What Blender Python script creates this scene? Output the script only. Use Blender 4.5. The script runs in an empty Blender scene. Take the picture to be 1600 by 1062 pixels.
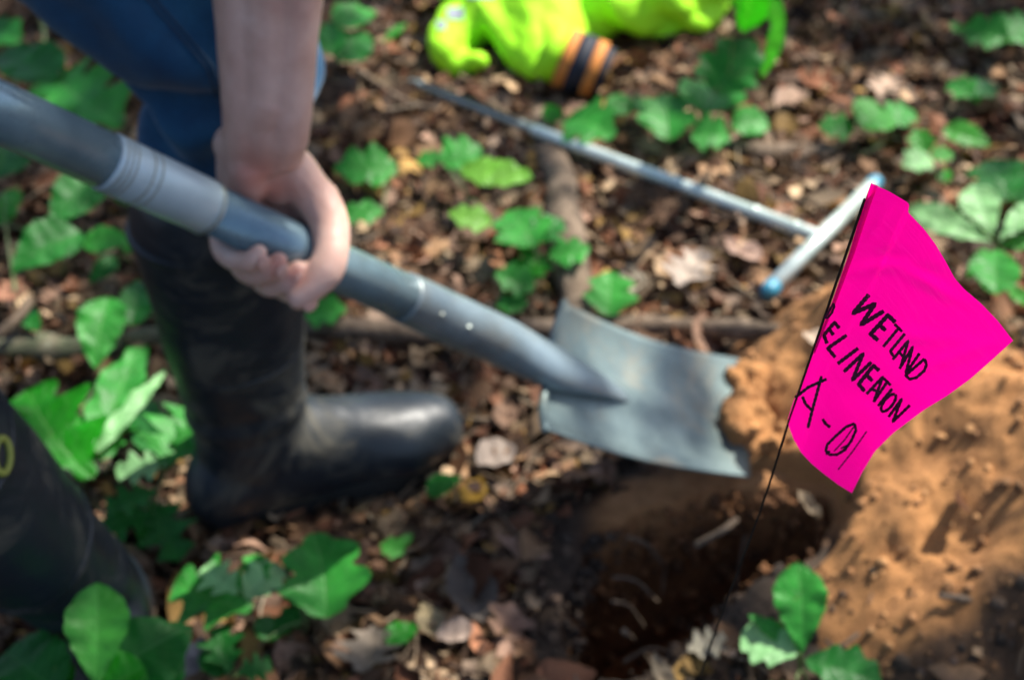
import bpy, bmesh, math, random
import numpy as np
from mathutils import Vector, Matrix
from mathutils.bvhtree import BVHTree
R = math.radians
random.seed(7)
rng = np.random.default_rng(11)
sc = bpy.context.scene
# ------------------------------------------------------------------ camera
CAMH, PITCH, F = 1.05, 38.0, 2222.2
cd = bpy.data.cameras.new('camera'); cam = bpy.data.objects.new('camera', cd)
sc.collection.objects.link(cam); sc.camera = cam
cam.location = (0, 0, CAMH); cam.rotation_euler = (R(90 - PITCH), 0, 0)
cd.lens = 50; cd.sensor_width = 36; cd.clip_end = 500; cd.clip_start = .02
cd.dof.use_dof = True; cd.dof.focus_distance = .60; cd.dof.aperture_fstop = 8.5
cd.dof.aperture_blades = 0
# ------------------------------------------------------------------ sky and sun
SUN = Vector((.55, .42, 1.0)).normalized()          # towards the sun
w = bpy.data.worlds.new('World'); sc.world = w; w.use_nodes = True
wn = w.node_tree.nodes; sky = wn.new('ShaderNodeTexSky'); sky.sky_type = 'NISHITA'; sky.sun_disc = False; sky.dust_density = 2.2; sky.air_density = .8; sky.ozone_density = .6
sky.sun_elevation = math.asin(SUN.z); sky.sun_rotation = math.atan2(SUN.x, SUN.y)
w.node_tree.links.new(sky.outputs[0], wn['Background'].inputs[0]); wn['Background'].inputs[1].default_value = .115
ld = bpy.data.lights.new('sun', 'SUN'); lo = bpy.data.objects.new('sun', ld); sc.collection.objects.link(lo)
ld.energy = 5.0; ld.angle = R(.53); ld.color = (1, .95, .86)
lo.rotation_euler = SUN.to_track_quat('Z', 'Y').to_euler()
sc.view_settings.view_transform = 'Standard'; sc.view_settings.look = 'None'
sc.view_settings.exposure = .95; sc.view_settings.gamma = 1
sc.cycles.use_denoising = True
sc.cycles.max_bounces = 6; sc.cycles.diffuse_bounces = 3; sc.cycles.glossy_bounces = 3
sc.cycles.transmission_bounces = 4; sc.cycles.transparent_max_bounces = 4
sc.cycles.caustics_reflective = False; sc.cycles.caustics_refractive = False
sc.cycles.sample_clamp_indirect = 4
# ------------------------------------------------------------------ picture geometry -> world
cp, sp = math.cos(R(PITCH)), math.sin(R(PITCH))
def ray(px, py):
    a, b = (px - 800) / F, (531 - py) / F
    return Vector((a, cp + b * sp, -sp + b * cp))
def at(px, py, d): return Vector((0, 0, CAMH)) + ray(px, py) * d
def onz(px, py, z):
    r = ray(px, py); return Vector((0, 0, CAMH)) + r * ((z - CAMH) / r.z)
def pix(p):
    p = Vector(p) - Vector((0, 0, CAMH)); d = p.y * cp - p.z * sp; u = p.y * sp + p.z * cp
    return 800 + F * p.x / d, 531 - F * u / d
# ------------------------------------------------------------------ noise and terrain
LAT = rng.random((256, 256))
def vn(x, y):
    xi = np.floor(x).astype(int); yi = np.floor(y).astype(int); fx = x - xi; fy = y - yi
    fx = fx * fx * (3 - 2 * fx); fy = fy * fy * (3 - 2 * fy)
    g = lambda a, b: LAT[a & 255, b & 255]
    return (g(xi, yi) * (1 - fx) + g(xi + 1, yi) * fx) * (1 - fy) + (g(xi, yi + 1) * (1 - fx) + g(xi + 1, yi + 1) * fx) * fy - .5
def fbm(x, y, s, o=4, ga=.5):
    r = 0; a = 1
    for i in range(o):
        r = r + a * vn(x * s + 17.3 * i, y * s + 9.1 * i); s *= 2.03; a *= ga
    return r
def sstep(a, b, x):
    t = np.clip((x - a) / (b - a), 0, 1); return t * t * (3 - 2 * t)
HOLE = [tuple(onz(a, b, 0).xy) for a, b in ((910, 828), (1000, 797), (1120, 778), (1215, 782), (1285, 800), (1262, 870), (1195, 925), (1120, 978), (1030, 1022), (925, 1062), (898, 1000), (893, 900))]
def poly_sd(x, y, P):
    """signed distance to polygon, negative inside"""
    d = np.full(np.shape(x), 1e9); ins = np.zeros(np.shape(x), bool)
    n = len(P)
    for i in range(n):
        ax, ay = P[i]; bx, by = P[(i + 1) % n]
        ex, ey = bx - ax, by - ay; wx, wy = x - ax, y - ay
        t = np.clip((wx * ex + wy * ey) / (ex * ex + ey * ey), 0, 1)
        d = np.minimum(d, np.hypot(wx - t * ex, wy - t * ey))
        c = ((ay <= y) & (by > y)) | ((by <= y) & (ay > y))
        with np.errstate(divide='ignore', invalid='ignore'):
            xx = ax + (y - ay) / (by - ay + 1e-12) * ex
        ins ^= c & (x < xx)
    return np.where(ins, -d, d)
def hole_sd(x, y): return poly_sd(x, y, HOLE) + .026 * fbm(x, y, 16, 2, .5)
def base_h(x, y):
    far = sstep(2.5, 8, np.hypot(x, y - 1.2))
    h = .035 * fbm(x, y, 3.2, 3) + .012 * fbm(x, y, 14, 3) + far * 1.2 * fbm(x, y, .12, 2)
    return h - .01 * sstep(.3, 0, x)
def ground_h(x, y):
    h = base_h(x, y); s = hole_sd(x, y)
    lip = .010 * np.exp(-((s - .03) / .03) ** 2)
    wall = sstep(.002, -.014, s); deep = sstep(.0, -.11, s)
    return h + lip - wall * (.44 + .10 * deep) + wall * .03 * fbm(x, y, 30, 3)
def mound_h(x, y):
    g = lambda cx, cy, sx, sy, h, r=0: h * np.exp(-(((x - cx) * math.cos(r) + (y - cy) * math.sin(r)) / sx) ** 2 - ((-(x - cx) * math.sin(r) + (y - cy) * math.cos(r)) / sy) ** 2)
    h = g(.68, .98, .24, .20, .25, .1) + g(.42, 1.12, .17, .13, .105, -.3) + g(.39, 1.24, .12, .10, .12) + g(.45, .85, .16, .12, .055)
    h = h + (.05 * fbm(x, y, 9, 2) + .016 * fbm(x, y, 22, 5, .56)) * sstep(.0, .10, h) + .006 * np.abs(fbm(x, y, 60, 2)) * sstep(.02, .06, h)
    h = h - .03
    s = hole_sd(x, y)
    return h - .30 * sstep(.035, -.035, s) 
def hg(x, y): return float(ground_h(np.array([x * 1.0]), np.array([y * 1.0]))[0])
def top_h(x, y):
    b = base_h(x, y); return np.maximum(ground_h(x, y), b + mound_h(x, y) )
def ht(x, y): return float(top_h(np.array([x * 1.0]), np.array([y * 1.0]))[0])
def ong(px, py, h=0):
    z = h
    for _ in range(8):
        p = onz(px, py, z); z = ht(p.x, p.y) + h
    return onz(px, py, z)
# ------------------------------------------------------------------ mesh helpers
def link(o, parent=None):
    sc.collection.objects.link(o)
    if parent is not None: o.parent = parent
    return o
def mk(name, V, Fc, mat, parent=None, smooth=True, uv=None):
    me = bpy.data.meshes.new(name); me.from_pydata([tuple(v) for v in V], [], [tuple(f) for f in Fc])
    if mat: me.materials.append(mat)
    me.polygons.foreach_set('use_smooth', [smooth] * len(me.polygons))
    if uv is not None:
        l = me.uv_layers.new(name='UVMap'); idx = np.empty(len(me.loops), int); me.loops.foreach_get('vertex_index', idx)
        l.data.foreach_set('uv', np.asarray(uv, float)[idx].ravel())
    me.update()
    return link(bpy.data.objects.new(name, me), parent)
def np_mesh(name, V, Q, mat, parent=None, smooth=True, cols=None):
    """V (n,3) Q (m,4) arrays, fast"""
    me = bpy.data.meshes.new(name); k = Q.shape[1]
    me.vertices.add(len(V)); me.vertices.foreach_set('co', V.astype(np.float32).ravel())
    me.loops.add(Q.size); me.loops.foreach_set('vertex_index', Q.astype(np.int32).ravel())
    me.polygons.add(len(Q)); me.polygons.foreach_set('loop_start', np.arange(0, Q.size, k, dtype=np.int32))
    me.polygons.foreach_set('loop_total', np.full(len(Q), k, np.int32))
    me.polygons.foreach_set('use_smooth', np.full(len(Q), smooth))
    me.update(calc_edges=True); me.materials.append(mat)
    if cols is not None:
        a = me.color_attributes.new('tint', 'FLOAT_COLOR', 'POINT'); c = np.ones((len(V), 4), np.float32); c[:, :3] = cols
        a.data.foreach_set('color', c.ravel())
    return link(bpy.data.objects.new(name, me), parent)
def tag(o, label=None, cat=None, group=None, kind=None):
    for k, v in (('label', label), ('category', cat), ('group', group), ('kind', kind)):
        if v: o[k] = v
    return o
def empty(name, loc=(0, 0, 0)):
    o = bpy.data.objects.new(name, None); o.empty_display_size = .05; link(o); o.location = loc; return o
def keep(o, parent):                     # parent an object already built in world coordinates
    o.parent = parent; o.matrix_parent_inverse = Matrix.Translation(-parent.location); return o
class MB:
    def __init__(s): s.V = []; s.F = []; s.U = []
    def add(s, V, Fc, U=None):
        n = len(s.V); s.V += [tuple(v) for v in V]; s.F += [tuple(i + n for i in f) for f in Fc]
        s.U += list(U) if U is not None else [(0, 0)] * len(V)
    def tube(s, pts, rad, n=12, cap=True, flat=None, up=None, sub=0):
        """round or elliptical tube with domed ends; flat = second radius list"""
        pts = [Vector(p) for p in pts]; rad = [rad] * len(pts) if not hasattr(rad, '__len__') else list(rad)
        r2 = rad if flat is None else ([flat] * len(pts) if not hasattr(flat, '__len__') else list(flat))
        if sub:
            P = []; A = []; B = []; m = len(pts)
            for i in range(m - 1):
                p0 = pts[max(i - 1, 0)]; p1 = pts[i]; p2 = pts[i + 1]; p3 = pts[min(i + 2, m - 1)]
                for j in range(sub):
                    t = j / sub
                    P.append(.5 * ((2 * p1) + (p2 - p0) * t + (2 * p0 - 5 * p1 + 4 * p2 - p3) * t * t + (3 * p1 - p0 - 3 * p2 + p3) * t ** 3))
                    A.append(rad[i] + (rad[i + 1] - rad[i]) * t); B.append(r2[i] + (r2[i + 1] - r2[i]) * t)
            P.append(pts[-1]); A.append(rad[-1]); B.append(r2[-1]); pts, rad, r2 = P, A, B
        m = len(pts); T = []
        for i in range(m):
            T.append((pts[min(i + 1, m - 1)] - pts[max(i - 1, 0)]).normalized())
        u = Vector(up) if up else (Vector((0, 0, 1)) if abs(T[0].z) < .9 else Vector((0, 1, 0)))
        rings = []
        def ring(c, t, a, b):
            nonlocal u
            sd = t.cross(u); 
            if sd.length < 1e-4: sd = t.orthogonal()
            sd.normalize(); uu = sd.cross(t).normalized(); u = uu
            rings.append([c + sd * (a * math.cos(2 * math.pi * k / n)) + uu * (b * math.sin(2 * math.pi * k / n)) for k in range(n)])
        if cap:
            for q in (80, 55, 28):
                ring(pts[0] - T[0] * (min(rad[0], r2[0]) * math.sin(R(q))), T[0], rad[0] * math.cos(R(q)), r2[0] * math.cos(R(q)))
        for i in range(m): ring(pts[i], T[i], rad[i], r2[i])
        if cap:
            for q in (28, 55, 80):
                ring(pts[-1] + T[-1] * (min(rad[-1], r2[-1]) * math.sin(R(q))), T[-1], rad[-1] * math.cos(R(q)), r2[-1] * math.cos(R(q)))
        V = [v for r in rings for v in r]; Fc = []
        L = [0.0]
        for i in range(1, len(rings)): L.append(L[-1] + (sum(rings[i], Vector()) / n - sum(rings[i - 1], Vector()) / n).length)
        for i in range(len(rings) - 1):
            for k in range(n):
                a = i * n + k; b = i * n + (k + 1) % n
                Fc.append((a, b, b + n, a + n))
        Fc.append(tuple(range(n - 1, -1, -1))); Fc.append(tuple((len(rings) - 1) * n + k for k in range(n)))
        s.add(V, Fc, [(k / n, L[i]) for i in range(len(rings)) for k in range(n)])
        return s
    def ell(s, c, r, rot=None, n=16):
        V = []; Fc = []; c = Vector(c)
        M = rot or Matrix.Identity(3); h = n // 2
        for i in range(h + 1):
            th = math.pi * (i + .02 * (i == 0) - .02 * (i == h)) / h
            for k in range(n):
                ph = 2 * math.pi * k / n
                V.append(c + M @ Vector((r[0] * math.sin(th) * math.cos(ph), r[1] * math.sin(th) * math.sin(ph), r[2] * math.cos(th))))
        for i in range(h):
            for k in range(n): Fc.append((i * n + k, (i + 1) * n + k, (i + 1) * n + (k + 1) % n, i * n + (k + 1) % n))
        Fc.append(tuple(range(n))); Fc.append(tuple(h * n + k for k in range(n - 1, -1, -1)))
        s.add(V, Fc); return s
    def build(s, name, mat, parent=None, smooth=True, uv=True):
        return mk(name, s.V, s.F, mat, parent, smooth, s.U if uv else None)
    def remesh(s, name, mat, parent=None, vox=.003, it=4, disp=None, fac=.5):
        o = mk('tmp', s.V, s.F, None)
        m = o.modifiers.new('r', 'REMESH'); m.mode = 'VOXEL'; m.voxel_size = vox; m.use_smooth_shade = True
        if it:
            k = o.modifiers.new('s', 'SMOOTH'); k.iterations = it; k.factor = fac
        dg = bpy.context.evaluated_depsgraph_get(); dg.update()
        me = bpy.data.meshes.new_from_object(o.evaluated_get(dg)); old = o.data
        bpy.data.objects.remove(o); bpy.data.meshes.remove(old)
        me.name = name; me.materials.clear(); me.materials.append(mat)
        n = len(me.vertices); co = np.empty(n * 3, np.float32); me.vertices.foreach_get('co', co); co = co.reshape(-1, 3)
        if disp is not None:
            nn = np.empty(n * 3, np.float32); me.vertices.foreach_get('normal', nn); nn = nn.reshape(-1, 3)
            co = co + nn * disp(co, nn)[:, None]; me.vertices.foreach_set('co', co.astype(np.float32).ravel())
        me.polygons.foreach_set('use_smooth', np.ones(len(me.polygons), bool)); me.update()
        return link(bpy.data.objects.new(name, me), parent)
def n3(co, s, o=3):
    x, y, z = co[:, 0].astype(float), co[:, 1].astype(float), co[:, 2].astype(float)
    return (fbm(x + .37 * z, y - .61 * z, s, o) + fbm(y + .3 * x, z + .5 * x, s, o) + fbm(z - .4 * y, x + .2 * y, s, o)) * .6
# ------------------------------------------------------------------ materials
def mat(name, col=(.5, .5, .5), rough=.6, **kw):
    m = bpy.data.materials.new(name); m.use_nodes = True; b = m.node_tree.nodes['Principled BSDF']
    b.inputs['Base Color'].default_value = (*col, 1); b.inputs['Roughness'].default_value = rough
    for k, v in kw.items(): b.inputs[k.replace('_', ' ')].default_value = v
    return m
def nd(m, t, **kw):
    n = m.node_tree.nodes.new(t)
    for k, v in kw.items():
        if hasattr(n, k): setattr(n, k, v)
        else: n.inputs[k.replace('_', ' ')].default_value = v
    return n
def lk(m, a, b): m.node_tree.links.new(a, b)
def P(m): return m.node_tree.nodes['Principled BSDF']
def ramp(m, src, stops, inter='LINEAR'):
    r = nd(m, 'ShaderNodeValToRGB'); r.color_ramp.interpolation = inter; e = r.color_ramp.elements
    while len(e) < len(stops): e.new(.5)
    for i, (p, c) in enumerate(stops): e[i].position = p; e[i].color = (*c, 1) if len(c) == 3 else c
    lk(m, src, r.inputs[0]); return r.outputs[0]
def objco(m):
    return nd(m, 'ShaderNodeTexCoord').outputs['Object']
def noise(m, scale, detail=5, rough=.6, vec=None, dist=0):
    n = nd(m, 'ShaderNodeTexNoise'); n.inputs['Scale'].default_value = scale; n.inputs['Detail'].default_value = detail
    n.inputs['Roughness'].default_value = rough; n.inputs['Distortion'].default_value = dist
    lk(m, vec if vec is not None else objco(m), n.inputs['Vector']); return n.outputs[0]
def bump(m, h, st=.5, dist=.004):
    b = nd(m, 'ShaderNodeBump'); b.inputs['Strength'].default_value = st; b.inputs['Distance'].default_value = dist
    lk(m, h, b.inputs['Height']); lk(m, b.outputs[0], P(m).inputs['Normal']); return b
def mix(m, f, a, b, mode='MIX'):
    x = nd(m, 'ShaderNodeMix', data_type='RGBA', blend_type=mode)
    for v, i in ((f, 0), (a, 6), (b, 7)):
        if isinstance(v, (float, int)): x.inputs[i].default_value = v
        elif isinstance(v, tuple): x.inputs[i].default_value = (*v, 1)
        else: lk(m, v, x.inputs[i])
    return x.outputs[2]
def math_n(m, op, a, b=None):
    x = nd(m, 'ShaderNodeMath', operation=op)
    for v, i in ((a, 0), (b, 1)):
        if v is None: continue
        if isinstance(v, (float, int)): x.inputs[i].default_value = v
        else: lk(m, v, x.inputs[i])
    return x.outputs[0]
M = {}
m = M['humus'] = mat('humus', rough=.95)
a = nd(m, 'ShaderNodeAttribute', attribute_name='tint')
dk = ramp(m, noise(m, 45, 8, .7), [(.3, (.012, .008, .005)), (.5, (.045, .028, .017)), (.72, (.10, .065, .04))])
so = ramp(m, noise(m, 30, 8, .65), [(.25, (.06, .022, .006)), (.5, (.17, .066, .018)), (.78, (.30, .12, .035))])
sp3 = nd(m, 'ShaderNodeSeparateColor'); lk(m, a.outputs['Color'], sp3.inputs[0])
so = mix(m, sp3.outputs[1], so, ramp(m, noise(m, 40, 8, .65), [(.25, (.20, .085, .03)), (.5, (.40, .18, .065)), (.78, (.55, .28, .12))]))
lk(m, mix(m, sp3.outputs[0], dk, so), P(m).inputs['Base Color']); bump(m, noise(m, 160, 6, .7), .8, .006)
m = M['soil'] = mat('loose_soil', rough=.95)
so = ramp(m, noise(m, 14, 9, .62), [(.28, (.25, .108, .036)), (.46, (.42, .195, .068)), (.62, (.51, .24, .083)), (.8, (.60, .34, .14))])
spk = ramp(m, noise(m, 320, 3, .6), [(.35, (.7, .7, .7)), (.62, (1, 1, 1))])
a = nd(m, 'ShaderNodeAttribute', attribute_name='tint')
lk(m, mix(m, a.outputs['Fac'], (.05, .032, .02), mix(m, 1.0, so, spk, 'MULTIPLY')), P(m).inputs['Base Color'])
h = math_n(m, 'ADD', noise(m, 90, 8, .7), math_n(m, 'MULTIPLY', noise(m, 420, 4, .7), .5)); bump(m, h, .7, .004)
def leafy(name, veins=True, rough=.5, trans=.35, sat=1):
    m = M[name] = mat(name, rough=rough); nt = m.node_tree
    a = nd(m, 'ShaderNodeAttribute', attribute_name='tint'); c = a.outputs['Color']
    n = ramp(m, noise(m, 60, 5, .6), [(.3, (.72, .72, .72)), (.7, (1.2, 1.2, 1.15))])
    c = mix(m, 1.0, c, n, 'MULTIPLY')
    tr = nd(m, 'ShaderNodeBsdfTranslucent'); mx = nd(m, 'ShaderNodeMixShader'); mx.inputs[0].default_value = trans
    lk(m, c, P(m).inputs['Base Color']); lk(m, mix(m, 1.0, c, (1.3, 1.25, .6), 'MULTIPLY') if veins else c, tr.inputs[0])
    lk(m, P(m).outputs[0], mx.inputs[1]); lk(m, tr.outputs[0], mx.inputs[2])
    lk(m, mx.outputs[0], nt.nodes['Material Output'].inputs[0])
    return m
leafy('dead_leaf', False, .7, .08); P(M['dead_leaf']).inputs['Specular IOR Level'].default_value = .2; bump(M['dead_leaf'], noise(M['dead_leaf'], 180, 5, .7), .5, .003)
leafy('canopy_leaf', False, .5, .4)
def green(name, col, vein, rough=.42, trans=.3, light=None):
    m = M[name] = mat(name, rough=rough, Specular_IOR_Level=.28); uv = nd(m, 'ShaderNodeUVMap'); sx = nd(m, 'ShaderNodeSeparateXYZ'); lk(m, uv.outputs[0], sx.inputs[0])
    u, v = sx.outputs[0], sx.outputs[1]
    au = math_n(m, 'ABSOLUTE', u)
    mid = ramp(m, au, [(.0, (1, 1, 1)), (.05, (0, 0, 0))])
    t = math_n(m, 'SUBTRACT', math_n(m, 'MULTIPLY', v, 8.0), math_n(m, 'MULTIPLY', au, 2.2))
    fr = math_n(m, 'PINGPONG', t, .5)
    sv = ramp(m, fr, [(.0, (1, 1, 1)), (.07, (0, 0, 0))])
    vv = math_n(m, 'MAXIMUM', mid, math_n(m, 'MULTIPLY', sv, .6))
    n = noise(m, 35, 5, .6); c = ramp(m, n, [(.3, tuple(x * .7 for x in col)), (.5, col), (.72, tuple(min(1, x * 1.45) for x in col))])
    c = mix(m, math_n(m, 'MULTIPLY', vv, .55), c, vein)
    sp_ = ramp(m, noise(m, 130, 2, .5), [(.70, (0, 0, 0)), (.76, (1, 1, 1))])
    c = mix(m, math_n(m, 'MULTIPLY', sp_, .35), c, (.16, .13, .03))
    lk(m, c, P(m).inputs['Base Color'])
    bump(m, math_n(m, 'ADD', math_n(m, 'MULTIPLY', vv, -.6), noise(m, 120, 4, .6)), .5, .0025)
    tr = nd(m, 'ShaderNodeBsdfTranslucent'); mx = nd(m, 'ShaderNodeMixShader'); mx.inputs[0].default_value = trans
    lk(m, mix(m, 1.0, c, (1.6, 1.5, .5), 'MULTIPLY'), tr.inputs[0]); lk(m, P(m).outputs[0], mx.inputs[1]); lk(m, tr.outputs[0], mx.inputs[2])
    lk(m, mx.outputs[0], m.node_tree.nodes['Material Output'].inputs[0]); return m
green('leaf_dark', (.013, .14, .018), (.07, .26, .06))
green('leaf_mid', (.032, .25, .032), (.14, .40, .10))
green('leaf_bright', (.055, .30, .04), (.14, .45, .10), trans=.4)
green('leaf_lime', (.16, .42, .05), (.3, .6, .15), trans=.4)
green('leaf_pale', (.22, .46, .19), (.42, .64, .38), rough=.38)
green('leaf_sat', (.014, .23, .008), (.10, .36, .06), trans=.4)
M['stem'] = mat('green_stem', (.10, .16, .05), .5)
M['woody'] = mat('woody_stem', (.10, .06, .035), .7)
m = M['bark'] = mat('bark', rough=.9)
lk(m, ramp(m, noise(m, 38, 7, .65), [(.3, (.045, .032, .022)), (.5, (.15, .105, .07)), (.7, (.27, .20, .14))]), P(m).inputs['Base Color']); bump(m, noise(m, 70, 6, .7), .9, .006)
m = M['bark_moss'] = mat('mossy_bark', rough=.9)
lk(m, ramp(m, noise(m, 30, 7, .65), [(.3, (.03, .04, .02)), (.5, (.09, .10, .055)), (.62, (.13, .11, .07)), (.75, (.25, .27, .19))]), P(m).inputs['Base Color']); bump(m, noise(m, 70, 6, .7), .9, .006)
m = M['denim'] = mat('denim', rough=.85, Sheen_Weight=.25)
c = ramp(m, noise(m, 9, 5, .6), [(.3, (.005, .04, .10)), (.5, (.008, .08, .18)), (.72, (.02, .15, .28))])
wv = noise(m, 900, 2, .5); lk(m, mix(m, .35, c, mix(m, 1.0, c, ramp(m, wv, [(.4, (.4, .4, .4)), (.6, (1.5, 1.5, 1.5))]), 'MULTIPLY')), P(m).inputs['Base Color']); bump(m, wv, .4, .001)
M['thread'] = mat('stitching', (.03, .07, .13), .8)
m = M['rubber'] = mat('black_rubber', rough=.42)
nz = noise(m, 8, 8, .72, dist=.8); mask = ramp(m, nz, [(.51, (0, 0, 0)), (.66, (1, 1, 1))])
lk(m, mix(m, math_n(m, 'MULTIPLY', mask, .55), (.009, .016, .024), (.20, .175, .12)), P(m).inputs['Base Color'])
lk(m, ramp(m, nz, [(.45, (.43, .43, .43)), (.68, (.9, .9, .9))]), P(m).inputs['Roughness']); bump(m, noise(m, 40, 5, .6), .25, .003)
M['rubber_sole'] = mat('boot_sole', (.012, .013, .013), .7)
M['emblem'] = mat('emblem_print', (.26, .29, .05), .6)
m = M['skin'] = mat('skin', rough=.5, Subsurface_Weight=.12, Subsurface_Scale=.01)
P(m).inputs['Subsurface Radius'].default_value = (1, .35, .2)
s1 = noise(m, 22, 4, .6); s2 = noise(m, 60, 3, .6)
c = ramp(m, s1, [(.3, (.56, .32, .25)), (.5, (.68, .43, .345)), (.7, (.78, .54, .45))])
a = nd(m, 'ShaderNodeAttribute', attribute_name='tint')
c = mix(m, math_n(m, 'MULTIPLY', a.outputs['Fac'], .8), c, (.55, .13, .07)); lk(m, c, P(m).inputs['Base Color']); bump(m, s2, .25, .002)
M['nail'] = mat('fingernail', (.62, .36, .29), .3)
m = M['shirt'] = mat('shirt_fabric', (.05, .07, .09), .9); bump(m, noise(m, 500, 2), .3, .001)
M['hair'] = mat('hair', (.04, .025, .015), .6)
M['eye'] = mat('eye', (.5, .5, .5), .2)
def metal(name, c0, c1, rough, metallic, sc_=18, dirt=(.2, .16, .1), da=.3):
    m = M[name] = mat(name, rough=rough, Metallic=metallic)
    n = noise(m, sc_, 7, .65); c = ramp(m, n, [(.3, c0), (.65, c1)])
    mk_ = ramp(m, noise(m, 11, 6, .7, dist=.4), [(.52, (0, 0, 0)), (.70, (1, 1, 1))])
    lk(m, mix(m, math_n(m, 'MULTIPLY', mk_, da), c, dirt), P(m).inputs['Base Color'])
    lk(m, ramp(m, noise(m, 30, 5, .6), [(.3, (rough - .08,) * 3), (.7, (rough + .15,) * 3)]), P(m).inputs['Roughness']); bump(m, noise(m, 90, 4), .12, .002)
    return m
metal('handle', (.15, .24, .29), (.23, .35, .41), .27, .35, da=.25)
metal('handle_grip', (.42, .54, .58), (.56, .68, .72), .38, .2, da=.25)
metal('blade', (.075, .115, .125), (.19, .255, .25), .38, .45, 13, (.27, .235, .17), .75)
metal('socket', (.16, .22, .255), (.27, .35, .39), .38, .5, da=.4)
metal('chrome', (.55, .66, .60), (.74, .84, .78), .25, .4, 30, (.25, .3, .25), .25)
metal('dull_steel', (.26, .31, .28), (.42, .47, .43), .38, .6, 30, (.15, .12, .08), .5)
M['blue_cap'] = mat('blue_plastic', (.04, .24, .36), .4)
m = M['wire'] = mat('flag_wire', (.04, .035, .03), .5, Metallic=.7)
m = M['pink'] = mat('pink_vinyl', (1.0, .0, .36), .38)
uvn = nd(m, 'ShaderNodeUVMap'); mp = nd(m, 'ShaderNodeMapping'); mp.inputs['Scale'].default_value = (1.5, 9, 1); mp.inputs['Rotation'].default_value = (0, 0, R(28)); lk(m, uvn.outputs[0], mp.inputs[0])
bump(m, noise(m, 2.0, 3, .55, mp.outputs[0], .6), .35, .004)
tr = nd(m, 'ShaderNodeBsdfTranslucent'); tr.inputs[0].default_value = (1, 0, .32, 1); mx = nd(m, 'ShaderNodeMixShader'); mx.inputs[0].default_value = .45
lk(m, P(m).outputs[0], mx.inputs[1]); lk(m, tr.outputs[0], mx.inputs[2]); lk(m, mx.outputs[0], m.node_tree.nodes['Material Output'].inputs[0])
m = M['ink'] = mat('black_ink', (.07, .0, .035), .5)
m = M['marker'] = mat('marker_ink', (.012, .002, .02), .45)
m = M['hivis'] = mat('hi_vis_fabric', (.40, .93, .012), .75); bump(m, noise(m, 24, 5, .6), .5, .008)
M['reflective'] = mat('reflective_tape', (.25, .28, .34), .4)
M['orange_band'] = mat('orange_fabric', (.62, .22, .04), .7)
M['navy_band'] = mat('dark_navy_fabric', (.008, .012, .025), .7)
m = M['clod'] = mat('soil_clod', rough=.95)
a = nd(m, 'ShaderNodeAttribute', attribute_name='tint')
lk(m, mix(m, 1.0, a.outputs['Color'], ramp(m, noise(m, 120, 6, .7), [(.3, (.6, .6, .6)), (.7, (1.2, 1.2, 1.2))]), 'MULTIPLY'), P(m).inputs['Base Color']); bump(m, noise(m, 240, 5, .7), .8, .004)
# ------------------------------------------------------------------ ground
def axis(lo, hi, step, far):
    a = list(np.arange(lo, hi, step)); s = step; x = a[-1]
    while x < far: s *= 1.3; x += s; a.append(x)
    s = step; x = a[0]
    while x > -far: s *= 1.3; x -= s; a.insert(0, x)
    return np.array(a)
def grid_mesh(name, xs, ys, hf, m, tint):
    X, Y = np.meshgrid(xs, ys); Z = hf(X, Y); V = np.stack([X, Y, Z], -1).reshape(-1, 3)
    nx, ny = len(xs), len(ys); i = np.arange(nx * ny).reshape(ny, nx)
    Q = np.stack([i[:-1, :-1], i[:-1, 1:], i[1:, 1:], i[1:, :-1]], -1).reshape(-1, 4)
    t = tint(V[:, 0], V[:, 1], V[:, 2]); return V, Q, t
def tint_g(x, y, z):
    s = hole_sd(x, y); b = base_h(x, y)
    inside = sstep(-.022, -.040, z - b)                    # sub-soil shows below the dark topsoil
    apron = sstep(.075, .02, s + .02 * fbm(x, y, 40, 2)) * sstep(.98, 1.04, y) * sstep(.06, .10, x)
    return np.stack([np.maximum(inside, apron * .95), apron * (1 - inside), 0 * apron], -1)
xs = axis(-.25, .75, .0042, 60); ys = axis(.72, 1.5, .0042, 60)
V, Q, t = grid_mesh('forest_floor', xs, ys, ground_h, None, tint_g)
tag(np_mesh('forest_floor', V, Q, M['humus'], cols=t), kind='structure')
# the loose heap of dug soil
xs = np.arange(.10, 1.5, .0038); ys = np.arange(.45, 1.6, .0038)
tm = lambda x, y, z: np.clip(1.0 - .85 * sstep(-.02, .14, fbm(x, y, 6, 3) + .30 * sstep(.93, .80, y)) * sstep(.95, .87, y) , 0, 1)
V, Q, t = grid_mesh('m', xs, ys, lambda x, y: base_h(x, y) + mound_h(x, y), None, tm)
vis = (V[:, 2] > ground_h(V[:, 0], V[:, 1]) - .012)
Q = Q[vis[Q].any(1)]
used, inv = np.unique(Q, return_inverse=True); Q = inv.reshape(-1, 4); V = V[used]; t = t[used]
tag(np_mesh('soil_mound', V, Q, M['soil'], cols=np.repeat(t[:, None], 3, 1)), 'heap of freshly dug orange brown soil to the right of the hole', 'soil heap', kind='stuff')
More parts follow.
